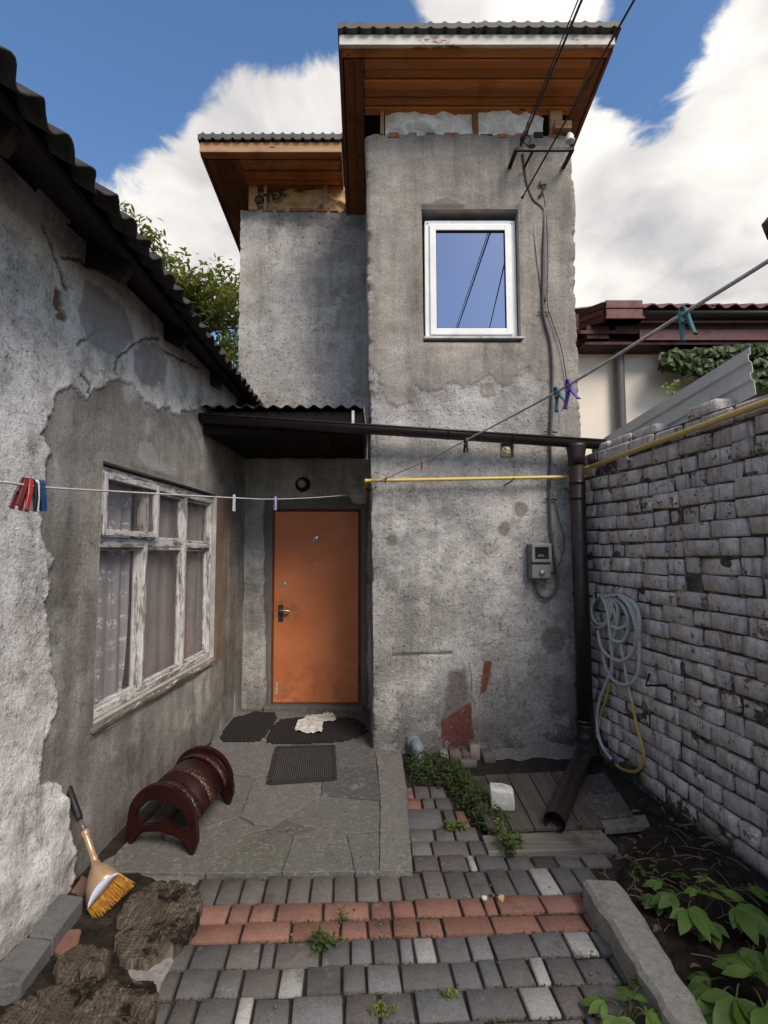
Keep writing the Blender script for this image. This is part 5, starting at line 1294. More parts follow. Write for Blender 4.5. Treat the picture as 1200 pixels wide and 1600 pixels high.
# ------------------------------------------------------------------ red lacquered stool
def stool():
    A = on_z(197, 1318, LZ); B = on_z(306, 1338, LZ); C_ = on_z(354, 1256, LZ)
    x_ax = (B - A); wdt = x_ax.length; x_ax.normalize(); ln = .56; y_ax = Vector((-x_ax.y, x_ax.x, 0)).normalized()
    if (C_ - B).dot(y_ax) < 0: y_ax = -y_ax
    y_ax = ((C_ - B).normalized() + y_ax * .4).normalized(); y_ax.z = 0
    O = (A + B) / 2; O.z = LZ + .002
    root = thing('red_stool', 'dark red lacquered barrel stool with arched open ends standing on the landing', 'stool', O)
    k = Mat('red_lacquer', .3, .3); p = k.P()
    c = k.ramp(k.noise(p, 9, 6, .6), [(.3, (.013, .0034, .003)), (.7, (.030, .0062, .0052))]); c = k.mix(k.math('MULTIPLY', k.step(k.noise(p, 45, 5, .7), .62, .7), .4), c, (.09, .055, .045))
    red = k.done(c, k.step(k.noise(p, 14, 5), .3, .7, .25, .5), k.bump(k.noise(p, 50, 4), .2, .004))
    k = Mat('red_scroll_relief', .4, .45); p = k.P()
    v = k.vor(p, 70, 'SMOOTH_F1'); c = k.mix(k.step(v, .25, .55), (.020, .0045, .0045), (.050, .020, .017)); scroll = k.done(c, None, k.bump(v, .9, .008))
    W = wdt / 2; Ht = .315
    def M_(x, y, z): return O + x_ax * x + y_ax * y + Vector((0, 0, z))
    n = 64; outer = []; inner = []
    for i in range(n):
        a = 2 * math.pi * i / n; cx, sx = math.cos(a), math.sin(a)
        if sx >= 0: ox, oz = W * cx * .98, .125 + (Ht - .125) * sx
        else:
            t = -sx                                      # legs flare to feet, concave underside
            ox = W * (1.0 + .05 * t) * (1 if cx > 0 else -1) * min(1, abs(cx) ** .42 * 1.03); e = abs(ox) / W
            oz = .125 * (1 - t) ** 1.6 if abs(cx) > .72 else .085 * math.sqrt(max(0, 1 - (ox / (W * .82)) ** 2)) * min(1, (.72 - abs(cx)) / .25 + .0)
        outer.append((ox, max(0, oz)))
        ix = W * .76 * cx
        iz = .135 + (Ht - .185) * .80 * sx if sx >= 0 else .135 - .040 * min(1, (-sx) * 1.8) + .028 * max(0, 1 - abs(cx) * 1.3) * (-sx)
        inner.append((ix, iz))
    for y0, y1 in ((0, .035), (ln - .035, ln)):
        mb = MB(); vv = []
        for y in (y0, y1):
            vv += [M_(x, y, z) for x, z in outer] + [M_(x, y, z) for x, z in inner]
        fs = []
        for i in range(n):
            j = (i + 1) % n; fs += [(i, j, n + j, n + i), (2 * n + i, 3 * n + i, 3 * n + j, 2 * n + j), (i, 2 * n + i, 2 * n + j, j), (n + i, n + j, 3 * n + j, 3 * n + i)]
        mb.add(vv, fs).build('end_panel', red, root, bevel=.006, seg=2)
    def shell(y0, y1, r, mat, name, a0=8, a1=172):
        vv = []; fs = []; m_ = 30; zc = .11
        for y in (y0, y1):
            for rr in (r, r - .014):
                for i in range(m_ + 1):
                    a = R(a0 + (a1 - a0) * i / m_); vv.append(M_(rr * W * math.cos(a), y, zc + (Ht - zc - .006) * rr * math.sin(a)))
        q = m_ + 1
        for i in range(m_): fs += [(i, i + 1, 2 * q + i + 1, 2 * q + i), (q + i, 3 * q + i, 3 * q + i + 1, q + i + 1), (i, q + i, q + i + 1, i + 1), (2 * q + i, 2 * q + i + 1, 3 * q + i + 1, 3 * q + i)]
        fs += [(0, 2 * q, 3 * q, q), (m_, q + m_, 3 * q + m_, 2 * q + m_)]
        MB().add(vv, fs).build(name, mat, root, True)
    shell(.036, ln - .036, .90, red, 'seat_shell')
    for y0, y1 in ((.055, .12), (ln - .12, ln - .055), (.23, .33)): shell(y0, y1, .915, scroll, 'scroll_band')
    for y in (.045, .125, ln - .125, ln - .045): shell(y - .005, y + .005, .925, red, 'moulding')
    MB().tube([M_(0, .03, .10), M_(0, ln - .03, .10)], .012, 8).build('stretcher', red, root)
stool()

# ------------------------------------------------------------------ hand brush leaning on the wall
def hand_brush():
    def W(u, v, d=0.0): return Vector((0, 0, EYE)) + ray(u, v) * (2.19 + (1440 - v) * .00126 - d)      # the brush lies in one slanting plane, feet on the ground, grip on the wall
    root = thing('hand_brush', 'hand brush with gold handle and orange bristles leaning on the left wall', 'brush', W(160, 1440))
    gold = flat('champagne_plastic', (.40, .27, .17), .28, .5, .3, .15); blk = flat('black_grip', (.012, .012, .012), .55, .35); clr = flat('smoke_plastic', (.10, .09, .09), .15, .5)
    MB().tube([W(105, 1226), W(107, 1232), W(123, 1276), W(125, 1282)], [.010, .0165, .0165, .012], 12).build('grip', blk, root, True)
    MB().tube([W(124, 1280), W(134, 1302)], .0105, 12).build('shaft', clr, root, True)
    MB().tube([W(132, 1297), W(133, 1300), W(134, 1303), W(135, 1306), W(146, 1338), W(147, 1341), W(148, 1344), W(150, 1352)], [.016, .019, .0185, .0145, .0145, .017, .015, .022], 12).build('handle', gold, root, True)
    px = [(147, 1343), (156, 1347), (168, 1350), (178, 1356), (186, 1365), (171, 1386), (154, 1405), (138, 1421), (134, 1413), (134, 1393), (138, 1369), (143, 1352)]
    n = len(px); c = (155, 1376)
    vv = [W(*c, .045)] + [W(c[0] + (u - c[0]) * .6, c[1] + (v - c[1]) * .6, .038) for u, v in px] + [W(u, v, .012) for u, v in px] + [W(u, v, -.022) for u, v in px]; fs = []
    for i in range(n):
        j = (i + 1) % n; fs += [(0, 1 + i, 1 + j), (1 + i, 1 + n + i, 1 + n + j, 1 + j), (1 + n + i, 1 + 2 * n + i, 1 + 2 * n + j, 1 + n + j)]
    fs.append(tuple(1 + 2 * n + i for i in range(n))[::-1]); MB().add(vv, fs).build('head', gold, root, True)
    vv = []; m_ = 18
    for i in range(m_ + 1):
        t = i / m_; u, v = 186 + (138 - 186) * t, 1365 + (1421 - 1365) * t; b = 13 * math.sin(math.pi * t); vv += [W(u, v, .026), W(u - b * .75, v - b * .66, .056 if 0 < i < m_ else .03)]
    MB().add(vv, [(2 * i, 2 * i + 1, 2 * i + 3, 2 * i + 2) for i in range(m_)]).build('scoop_trim', flat('pale_trim', (.55, .57, .66), .25, .5), root, True).modifiers.new('s', 'SOLIDIFY').thickness = .006
    br = MB(); rnd = random.Random(4)
    for r_ in range(5):
        for i in range(70):
            t = (i + rnd.random()) / 70; u, v = 186 + (138 - 186) * t, 1365 + (1421 - 1365) * t; l = (24 + 7 * rnd.random()) * (1 - .22 * t); a = R(41 + 22 * (t - .3) + rnd.uniform(-7, 7)); d0 = .010 - .009 * r_
            br.tube([W(u - 2, v - 2, d0), W(u + l * .6 * math.cos(a), v + l * .6 * math.sin(a), d0 + rnd.uniform(-.004, .008)), W(u + l * math.cos(a), v + l * math.sin(a), d0 + rnd.uniform(-.012, .012))], [.0022, .0019, .0012], 4, False)
    k = Mat('orange_bristle', .5, .35); k.done(k.ramp(k.noise(k.P(), 60, 3), [(.3, (.22, .085, .008)), (.7, (.50, .235, .022))]))
    o = br.build('bristles', k.m, root); o['kind'] = 'stuff'
hand_brush()

# ------------------------------------------------------------------ gutter and downpipe
def gutter():
    root = thing('rain_gutter', 'dark brown gutter over the porch with a bent downpipe at the tower corner', 'gutter', (1.68, 4.0, 0))
    a = on_y(303, 650, 4.0); b = on_y(942, 691, 4.0); a.x = max(a.x, xw(4.0) + .012)
    d = (b - a).normalized(); up = Vector((0, 0, 1)); vv = []; n = 12; rr = .058
    for p in (a, b):
        for k in range(n + 1):
            an = math.pi * k / n; vv.append(p + Vector((0, -rr * math.cos(an), -rr * math.sin(an))))
    m0 = n + 1; fs = [(k, k + 1, m0 + k + 1, m0 + k) for k in range(n)]
    g = MB().add(vv, fs).build('gutter', m_brown_metal, root, True); g.modifiers.new('s', 'SOLIDIFY').thickness = .004
    MB().tube([a + Vector((0, -rr, .004)), b + Vector((0, -rr, .004))], .008, 8).build('bead', m_brown_metal, root, True)
    for p in (a, b): 
        s_ = MB(); s_.add([p + Vector((0, -rr * math.cos(math.pi * k / n), -rr * math.sin(math.pi * k / n))) for k in range(n + 1)], [tuple(range(n + 1))]); o = s_.build('end_cap', m_brown_metal, root); o.modifiers.new('s', 'SOLIDIFY').thickness = .006
    zn = worn('zinc_bracket', (.35, .34, .33), (.6, .58, .56), 20, .45, .2, 60, .4)
    q = on_y(552, 655, 4.0)
    MB().bar((q.x, 4.0 - rr - .006, q.z - .05), (q.x, 4.0 - rr - .006, q.z + .05), .02, .003, (0, -1, 0)).build('bracket', zn, root)
    MB().bar((q.x, 4.0 - rr - .004, q.z + .05), (q.x, 4.05, q.z + .075), .02, .003).build('bracket', zn, root)
    for u in (400, 480, 700, 800):
        q2 = on_y(u, 655 + (u - 302) * .066, 4.0); q2.z = a.z + (b.z - a.z) * (q2.x - a.x) / (b.x - a.x)
        MB().tube([(q2.x, 4.0 - rr * 1.05 * math.cos(math.pi * k / 8), q2.z - rr * 1.05 * math.sin(math.pi * k / 8)) for k in range(9)], .005, 6).build('bracket', m_brown_metal, root)
    X = on_y(906, 900, 4.0).x; zt = a.z + (b.z - a.z) * (X - a.x) / (b.x - a.x)
    E = on_z(866, 1285, .075); pr = .056
    MB().lathe([(.075, .0), (.075, -.02), (pr + .006, -.10), (pr + .006, -.16)], 20, Matrix.Translation((X, 4.0, zt - .03))).build('outlet', m_brown_metal, root, True)
    MB().tube([(X, 4.0, zt - .14), (X + .01, 4.0, .20)], pr, 20).build('downpipe', m_brown_metal, root, True)
    el = smooth_path([(X + .01, 4.0, .26), (X + .01, 4.0, .17), (X - .01, 3.96, .115), (X - .05, 3.88, .105), (X - .09, 3.80, .102)], 5)
    MB().tube(el, pr + .004, 20).build('elbow', m_brown_metal, root, True)
    s = Vector((X - .05, 3.88, .105)); dd = (E - s).normalized()
    pipe = MB(); pts = [s, s.lerp(E, .5), E]; pipe.tube(pts, pr + .001, 20, False); pipe.tube([E - dd * .55, E], pr - .005, 20, False); pipe.build('spout', m_brown_metal, root, True)
    for z in (2.05, 1.93, .27): MB().lathe([(pr + .005, 0), (pr + .005, .02)], 20, Matrix.Translation((X, 4.0, z))).build('joint_ring', m_brown_metal, root, True)
    for z in (1.2, .5): MB().tube([(X, 4.0, z), (X, YT + .01, z)], .007, 6).build('wall_clip', m_brown_metal, root)
gutter()

# ------------------------------------------------------------------ gas pipe
def gas_pipe():
    k = Mat('yellow_gas_paint', .5, .4); p = k.P()
    c = k.mix(k.step(k.noise(p, 9, 6, .7), .55, .68), (.60, .43, .13), (.55, .47, .28)); c = k.mix(k.step(k.noise(p, 30, 6, .7), .64, .7), c, (.16, .09, .04)); m_ = k.done(c)
    root = thing('gas_pipe', 'yellow gas pipe running across the tower and along the brick wall', 'pipe', (1.0, 4.08, 0))
    y = YT - .075; a = on_y(574, 751, y); b = on_y(888, 745, y); z = a.z
    w0 = on_brick(924, 729, .05); w1 = on_brick(1200, 627, .05); dz = (w1 - w0)
    end = w0 + dz * 1.9
    MB().tube(smooth_path([(a.x - .012, YD - .005, z - .02), (a.x - .012, YD - .2, z - .012), (a.x - .012, y + .05, z - .004), (a.x - .002, y + .012, z), (a.x + .03, y, z)], 6), .0135, 12).build('bend', m_, root, True)
    MB().tube(smooth_path([(a.x + .03, y, z), (b.x, y, b.z), (b.x + .06, y - .002, b.z + .008), (w0.x - .02, w0.y + .06, w0.z - .004), w0], 5), .0135, 12).build('pipe', m_, root, True)
    MB().tube([w0, w0 + dz, end], .017, 12).build('pipe', m_, root, True)
    st = flat('rust_steel', (.06, .04, .032), .7, .3)
    q = on_y(803, 747, y); MB().tube(smooth_path([(q.x - .05, YT, q.z - .045), (q.x - .02, y - .01, q.z - .022), (q.x, y - .014, q.z)]), .006, 6).build('hook', st, root)
    q = on_brick(978, 712, .05); MB().tube([q + Vector((0, 0, .02)), q + Vector((0, -.03, -.03)), q - BW_N * .06 + Vector((0, 0, -.03))], .006, 6).build('hook', m_pvc, root)
    MB().tube([(1.62, y + .02, z + .09), (1.62, YT, z + .08)], .008, 6).build('hook', st, root)
    MB().tube([(a.x - .012, y + .3, z - .03), (a.x + .06, y + .3, z - .06)], .010, 8).build('bracket', st, root)
    # mortar collar where the pipe enters the door wall
    vv = []; fs = []; n = 26; c = on_y(562, 772, YD)
    for i, (rr, d) in enumerate(((0, .05), (.045, .05), (.085, .035), (.105, -.004))):
        for j in range(n):
            an = 2 * math.pi * j / n; r2 = rr * (1 + .16 * mnoise.noise(Vector((math.cos(an) * 2, math.sin(an) * 2, 4)))); vv.append((c.x + r2 * math.cos(an), YD - .012 - d + .01 * mnoise.noise(Vector((r2 * 40, an * 3, 1))), c.z + r2 * math.sin(an)))
    for i in range(3):
        for j in range(n): fs.append((i * n + j, i * n + (j + 1) % n, (i + 1) * n + (j + 1) % n, (i + 1) * n + j))
    o = link_mesh('mortar_collar', pydata('mortar_collar', vv, fs, worn('pale_mortar', (.34, .33, .31), (.52, .5, .48), 16, .95, .6, 60), True)); tag(o, 'pale round mortar lump where the gas pipe enters beside the door', 'mortar')
gas_pipe()

# ------------------------------------------------------------------ electric supply
m_black = flat('black_iron', (.018, .015, .014), .6, .35, .2); m_cab = flat('grey_cable', (.085, .075, .072), .6, .3); m_cabd = flat('dark_cable', (.035, .03, .03), .6, .3)
def electrics():
    y = YT - .014
    def tp(pts, off=.014): return [on_y(u, v, YT - off) for u, v in pts]
    meter = thing('electric_meter', 'grey electricity meter box with glazed window on the tower wall', 'meter', on_y(843, 906, YT))
    gb = flat('meter_grey', (.21, .215, .20), .5, .4, 0, .3); gd = flat('meter_grey_dark', (.12, .12, .112), .5, .4)
    def bx(u0, v0, u1, v1, ya, yb, name, mt, par=meter, bev=.008):
        a = on_y(u0, v0, ya); b = on_y(u1, v1, ya); return MB().box((a.x, ya, b.z), (b.x, yb, a.z)).build(name, mt, par, bevel=bev, seg=2)
    bx(826, 850, 861, 905, YT - .06, YT + .01, 'case', gd)
    fr = bx(831, 849, 863, 879, YT - .10, YT - .05, 'window_frame', gb)
    bx(836, 854, 858, 873, YT - .104, YT - .09, 'window', flat('meter_glass', (.012, .013, .012), .12, .5), fr, .003)
    bx(840, 866, 850, 870, YT - .1055, YT - .1035, 'display', flat('meter_display', (.10, .11, .09), .3, .5), fr, 0)
    bx(831, 882, 861, 904, YT - .085, YT - .05, 'terminal_cover', gb)
    q = on_y(847, 895, YT - .087); MB().lathe([(.022, 0), (.022, .008), (.014, .018)], 18, Matrix.Translation(q) @ Matrix.Rotation(R(90), 4, 'X')).build('knob', flat('knob_metal', (.35, .34, .32), .35, .5, .5), meter, True)
    conduit = thing('supply_conduit', 'grey supply cable running down the tower wall to the meter', 'cable', on_y(868, 930, YT))
    MB().tube(smooth_path(tp([(818, 240), (820, 262), (824, 290), (833, 312), (848, 326), (850, 345), (849, 400), (848, 470), (851, 500), (860, 535), (863, 575), (862, 640), (860, 700), (859, 760), (860, 820), (866, 870), (871, 900), (869, 922), (857, 934), (843, 930), (834, 908)], .018), 4), .0105, 8).build('cable', m_cab, conduit, True)
    MB().tube(smooth_path(tp([(850, 326), (851, 400), (850, 470)], .012), 4), .018, 8).build('sleeve', worn('old_tape', (.12, .11, .105), (.2, .19, .18), 20), conduit, True)
    for v in (488, 675, 780, 895): 
        q = on_y(860 if v > 500 else 849, v, YT - .02); MB().bar(q + Vector((-.045, 0, .003)), q + Vector((.055, 0, -.003)), .012, .006, (0, 1, 0)).build('clip', m_black, conduit)
    thin = thing('thin_wire', 'thin slack dark wire hanging on the tower wall beside the supply cable', 'wire', on_y(882, 600, YT))
    MB().tube(smooth_path(tp([(846, 290), (853, 330), (856, 400), (855, 470), (862, 500), (876, 540), (884, 585), (887, 615), (880, 640)], .02), 4), .0035, 6).build('strand', m_cabd, thin, True)
    MB().tube(smooth_path(tp([(815, 240), (826, 300), (838, 400), (846, 460)], .012), 4), .0028, 5).build('strand', m_cabd, thin, True)
    w2 = tag(MB().tube(smooth_path(tp([(862, 770), (876, 820), (882, 850), (876, 875), (869, 890)], .016), 4), .0032, 5).build('loose_wire', m_cabd), 'short loose black wire curving beside the meter', 'wire')
    br = thing('cable_bracket', 'black iron bracket standing off the tower wall under the eaves', 'bracket', on_y(840, 262, YT))
    a = on_y(796, 262, YT); b = on_y(880, 262, YT); f = YT - .20
    MB().bar((a.x, f, a.z), (b.x + .01, f, a.z), .022, .034).build('crossbar', m_black, br, bevel=.003)
    for p in (a, b): MB().bar((p.x, YT + .02, a.z), (p.x, f - .005, a.z), .026, .030).build('arm', m_black, br, bevel=.003)
    ins = thing('insulator', 'white porcelain insulator on the cable bracket by the tower corner', 'insulator', (b.x - .03, f, a.z))
    T = Matrix.Translation((b.x - .02, f, a.z + .015))
    MB().tube([(b.x - .02, f, a.z - .01), (b.x - .02, f, a.z + .05)], .006, 8).build('pin', m_black, ins)
    MB().lathe([(.012, .045), (.036, .048), (.038, .06), (.028, .075), (.032, .088), (.024, .105), (.016, .118), (.006, .122)], 18, T).build('bell', flat('porcelain', (.72, .70, .66), .2, .5, 0, .2), ins, True)
    # wires from the street
    def wire(name, p0, p1, ext, r, label, sag=.0, par=None):
        p0, p1 = Vector(p0), Vector(p1); d = p1 - p0; e = p0 + d * ext; pts = [p0.lerp(e, i / 24) - Vector((0, 0, sag * math.sin(math.pi * i / 24))) for i in range(25)]
        o = MB().tube(pts, r, 6).build(name, m_cabd, par, True)
        if par is None: tag(o, label, 'cable')
    k0 = Vector((on_y(820, 214, f).x, f, on_y(820, 214, f).z)); k1 = Vector((0, 0, EYE)) + ray(909, 0) * 3.2
    sup = thing('overhead_cable', 'thick overhead supply cable pair running from the bracket towards the camera, the left one', 'cable', k0)
    wire('conductor', k0, k1, 11, .0085, None, 0, sup); wire('messenger', k0 + Vector((-.012, 0, .02)), k1 + Vector((-.018, 0, .012)), 11, .0045, None, 0, sup)
    an = MB(); an.tube(smooth_path([k0 + Vector((-.03, .03, -.07)), k0 + Vector((-.02, .0, -.02)), k0 + Vector((.005, -.01, .03)), k0 + Vector((.02, -.03, .10))], 4), [.012] * 4 + [.022] * 5 + [.010] * 4, 8); an.build('anchor_clamp', m_black, sup, True)
    MB().tube(smooth_path([k0, k0 + Vector((-.02, .02, -.08)), Vector((a.x + .14, f - .02, a.z + .02)), on_y(819, 262, YT - .04)], 5), .010, 8).build('tail', m_cabd, sup, True)
    MB().tube(smooth_path([k0 + Vector((.02, 0, .02)), k0 + Vector((.05, .01, -.01)), k0 + Vector((.03, .02, -.05)), k0 + Vector((-.01, .01, -.03))], 5), .006, 6).build('tail', m_cabd, sup, True)
    s0 = on_y(816, 309, YT - .01); s1 = Vector((0, 0, EYE)) + ray(991, 0) * 3.0
    w = thing('guy_wire', 'black overhead wire fixed to the tower wall above the window, the right one', 'wire', s0)
    wire('strand', s0, s1, 9, .0075, None, 0, w)
    MB().lathe([(.014, 0), (.014, .012), (.006, .03)], 10, Matrix.Translation(s0 + Vector((0, .01, 0))) @ Matrix.Rotation(R(90), 4, 'X')).build('anchor', m_black, w)
    h = thing('wire_hook', 'small bent rusty wire hook fixed high on the tower wall', 'hook', on_y(846, 295, YT))
    MB().tube(smooth_path(tp([(845, 283), (842, 290), (850, 288), (853, 290), (848, 297), (842, 308), (849, 302)], .03), 4), .006, 6).build('bent_wire', flat('rusty_wire', (.07, .042, .03), .8, .2), h, True)
    MB().tube([on_y(846, 290, YT - .04), on_y(846, 292, YT + .01)], .006, 6).build('nail', m_black, h)
electrics()

def door_lamp():
    c = on_y(473, 757, YD - .02); root = thing('porch_lamp', 'dark round wall lamp with clear bulb above the orange door', 'lamp', c)
    rx = Matrix.Translation((c.x, YD + .005, c.z)) @ Matrix.Rotation(R(90), 4, 'X')
    MB().lathe([(.075, 0), (.075, .02), (.05, .035), (.04, .06)], 22, rx).build('base', m_black, root, True)
    MB().lathe([(.025, .055), (.038, .075), (.042, .10), (.03, .125), (.008, .135)], 18, rx).build('bulb', flat('dusty_bulb', (.30, .29, .28), .2, .5), root, True)
door_lamp()
def vent_bag():
    x0, x1, z0, z1 = NX0 + .004, NX1 - .004, NZ0 + .003, NZ1 - .004; S = np.linspace(x0, x1, 26); T = np.linspace(z0, z1, 26)
    def place(s, z):
        b = np.sin((s - x0) / (x1 - x0) * math.pi) * np.sin((z - z0) / (z1 - z0) * math.pi); return np.stack([s, YT + .05 - .035 * b - .05 * np.abs(fbm(s * 40, z * 25, 601) - .5) * b, z], 1)
    o = grid_wall('vent_stuffing', S, T, place, [], worn('crumpled_film', (.34, .32, .22), (.62, .60, .48), 30, .3, .4, 60, .5, dirt=(.12, .11, .08))); tag(o, 'crumpled plastic film stuffed in the square vent hole of the tower', 'plastic film')
vent_bag()

# ------------------------------------------------------------------ garden hose on the brick wall
def hose():
    root = thing('garden_hose', 'coiled pale blue garden hose hanging on the brick wall', 'hose', on_brick(960, 1200, .03))
    hm = flat('hose_grey_green', (.40, .44, .43), .45, .4, 0, .2); hy = flat('hose_yellow', (.42, .33, .07), .45, .4, 0, .2)
    def bp(pts, o0=.035, o1=.06): return [on_brick(u, v, o0 + (o1 - o0) * (.5 + .5 * math.sin(i * 1.3))) for i, (u, v) in enumerate(pts)]
    loops = [[(931, 931), (922, 945), (921, 965), (928, 978), (940, 980), (950, 970), (953, 950), (946, 934), (933, 930)],
             [(936, 930), (925, 944), (925, 962), (933, 974), (943, 974), (953, 966), (957, 948), (952, 934), (940, 929)],
             [(940, 932), (948, 950), (953, 985), (956, 1020), (957, 1040), (950, 1060)],
             [(945, 930), (962, 942), (966, 960), (962, 985), (956, 1000)],
             [(952, 929), (972, 945), (981, 965), (981, 985), (975, 1000), (966, 1003), (956, 999)],
             [(958, 929), (978, 940), (990, 965), (995, 1000), (988, 1020), (972, 1032), (955, 1028), (940, 1012), (934, 985)],
             [(964, 929), (982, 938), (994, 965), (999, 1010), (997, 1050), (988, 1066), (974, 1070), (958, 1062), (946, 1040), (942, 1018)],
             [(970, 932), (990, 942), (999, 965), (998, 1000)], [(940, 934), (960, 930), (975, 936), (984, 950), (982, 972), (968, 982), (956, 978)],
             [(948, 938), (958, 950), (962, 968), (955, 975), (945, 972)]]
    for i, l in enumerate(loops):
        MB().tube(smooth_path(bp(l, .03 + .004 * (i % 4), .055 + .006 * (i % 3)), 6), .0125, 8).build('coil', hm, root, True)
    MB().tube(smooth_path(bp([(957, 1030), (955, 1050), (948, 1066), (938, 1090), (933, 1115), (934, 1145), (942, 1168), (955, 1186)], .045, .05), 6), .0125, 8).build('tail', hm, root, True)
    MB().tube(smooth_path(bp([(970, 1005), (976, 1040), (982, 1075), (988, 1098)], .03, .035), 6), .010, 8).build('tail', hm, root, True)
    MB().tube(smooth_path(bp([(988, 1098), (994, 1130), (1002, 1160), (1006, 1180), (1002, 1198), (990, 1206), (972, 1202), (962, 1194)], .035, .04), 6), .010, 8).build('tail', hy, root, True)
    MB().tube(smooth_path(bp([(953, 1066), (946, 1095), (938, 1118), (936, 1135)], .035, .04), 6), .0085, 8).build('tail', hy, root, True)
    MB().tube([on_brick(930, 932, -.02), on_brick(931, 934, .10), on_brick(931, 926, .115)], .008, 6).build('hook', m_black, root); MB().tube([on_brick(962, 930, -.02), on_brick(963, 932, .10)], .008, 6).build('hook', m_black, root)
    b = thing('iron_hook', 'bent black iron hook sticking out of the brick wall beside the hose', 'hook', on_brick(1025, 1070))
    MB().tube([on_brick(1042, 1070, -.02), on_brick(1040, 1071, .03), on_brick(1009, 1071, .09), on_brick(1015, 1053, .09)], .008, 6).build('rod', m_black, b)
hose()

# ------------------------------------------------------------------ washing lines and pegs
def peg(P, d, c, label, size=.075, spread=.12, lean=0.0, twist=0.0):
    """spring clothes peg hanging at P on a line with direction d"""
    d = Vector(d).normalized(); root = thing('clothes_peg', label, 'clothes peg', P, 'pegs on the washing lines')
    m_ = flat('peg_' + label.split()[0] + '_' + str(len(bpy.data.materials)), c, .4, .45, 0, .2)
    up = Vector((0, 0, 1)); up = (up + d * lean).normalized(); sd = up.cross(d)
    if sd.length < .01: sd = Vector((1, 0, 0))
    sd.normalize(); f = d * math.cos(twist) + sd * math.sin(twist); f = (f - up * f.dot(up)).normalized(); w = up.cross(f).normalized()
    for s_ in (-1, 1):
        prof = [(.20, .012), (.12, .050), (-.10, .058), (-.34, .075), (-.80, .055 + spread)]; ths = [.05, .075, .085, .09, .05]; vv = []
        for (z, o), th in zip(prof, ths):
            for (a, b) in ((0, -1), (1, -1), (1, 1), (0, 1)): vv.append(P + up * (z * size) + f * (s_ * (o + a * th) * size) + w * (b * .075 * size))
        fs = [(0, 1, 2, 3), (16, 19, 18, 17)]
        for i in range(4):
            for k in range(4): fs.append((i * 4 + k, i * 4 + (k + 1) % 4, i * 4 + 4 + (k + 1) % 4, i * 4 + 4 + k))
        MB().add(vv, fs).build('jaw', m_, root, bevel=.0012)
    MB().tube([P + up * (-.25 * size) - w * .1 * size, P + up * (-.25 * size) + w * .1 * size], .055 * size, 8).build('spring', flat('steel_spring', (.4, .4, .4), .3, .5, .8) if 'steel_spring' not in bpy.data.materials else bpy.data.materials['steel_spring'], root)
def washing_lines():
    lm = worn('washing_line', (.36, .34, .31), (.55, .53, .50), 30, .8, .4, 200)
    E = Vector((0, 0, EYE))
    def run(name, pts, r, label):
        P = smooth_path(pts, 10); o = MB().tube(P, r, 6).build(name, lm, None, True); tag(o, label, 'washing line'); return P
    def depth(u, v, t): return E + ray(u, v) * t
    # left line: from near the camera on the left to the mortar lump by the door
    anchor = on_y(560, 772, YD - .06)
    A = [depth(-160, 740, .98), depth(0, 753, 1.16), depth(75, 762, 1.34), depth(200, 769, 1.72), depth(366, 778, 2.35), depth(430, 780, 2.85), depth(500, 777, 3.75), anchor]
    P1 = run('washing_line', A, .0032, 'thin pale washing line from the left edge to the door corner')
    def near(P, u, v):
        r_ = ray(u, v).normalized(); best = min(range(len(P)), key=lambda i: ((P[i] - E).normalized() - r_).length)
        i = best; a, b = P[max(i - 1, 0)], P[min(i + 1, len(P) - 1)]
        return P[i], (b - a)
    for (u, v, c, lab, sp, ln, tw) in ((36, 757, (.12, .010, .012), 'dark red clothes peg leaning, leftmost on the left washing line', .06, .55, 1.0), (44, 758, (.33, .02, .02), 'bright red clothes peg second from the left on the left line', .05, .25, 1.2), (54, 759, (.62, .60, .58), 'white clothes peg between red and blue pegs on the left line', .04, .0, 1.3),
                                       (52, 760, (.012, .012, .014), 'black clothes peg half hidden behind the white peg', .05, .1, 1.5), (64, 760, (.012, .045, .15), 'dark blue clothes peg right of the white one on the left line', .05, -.15, 1.1), (366, 778, (.33, .36, .38), 'pale grey clothes peg on the left line before the house corner', .10, 0, .4), (430, 780, (.24, .23, .42), 'lavender clothes peg on the left line above the orange door', .06, 0, .7)):
        p, d = near(P1, u, v); 
        if u < 100: p = E + ray(u, v) * (1.16 + (u / 75) * .18)
        peg(p, d, c, lab, .078 if u < 100 else .074, sp, ln, tw)
    # right line: from the tower's left corner rising past the camera on the right
    B = [on_y(579, 758, YT - .05), depth(660, 722, 3.28), depth(728, 688, 2.66), depth(870, 612, 1.62), depth(1068, 490, 1.08), depth(1200, 408, .90), depth(1420, 268, .72)]
    P2 = run('washing_line', B, .0040, 'washing line rising from the tower corner to the upper right edge')
    for (u, v, c, lab, sz, sp, ln, tw) in ((605, 748, (.10, .20, .06), 'small green clothes peg at the far end of the right line', .05, .05, .9, .2), (658, 724, (.48, .17, .05), 'orange clothes peg on the right line in front of the tower', .062, .10, 0, .3), (728, 688, (.014, .014, .014), 'black clothes peg on the right line in front of the gutter', .078, .10, .1, .3),
                                           (864, 612, (.018, .10, .15), 'blue green clothes peg beside the purple one on the right line', .075, .22, -.5, .2), (884, 601, (.10, .06, .28), 'purple clothes peg on the right line before the tower edge', .078, .30, -.25, .2), (1062, 494, (.025, .13, .13), 'large teal clothes peg nearest the camera on the right line', .070, .12, -.2, .3)):
        p, d = near(P2, u, v); peg(p, d, c, lab, sz, sp, ln, tw)
washing_lines()
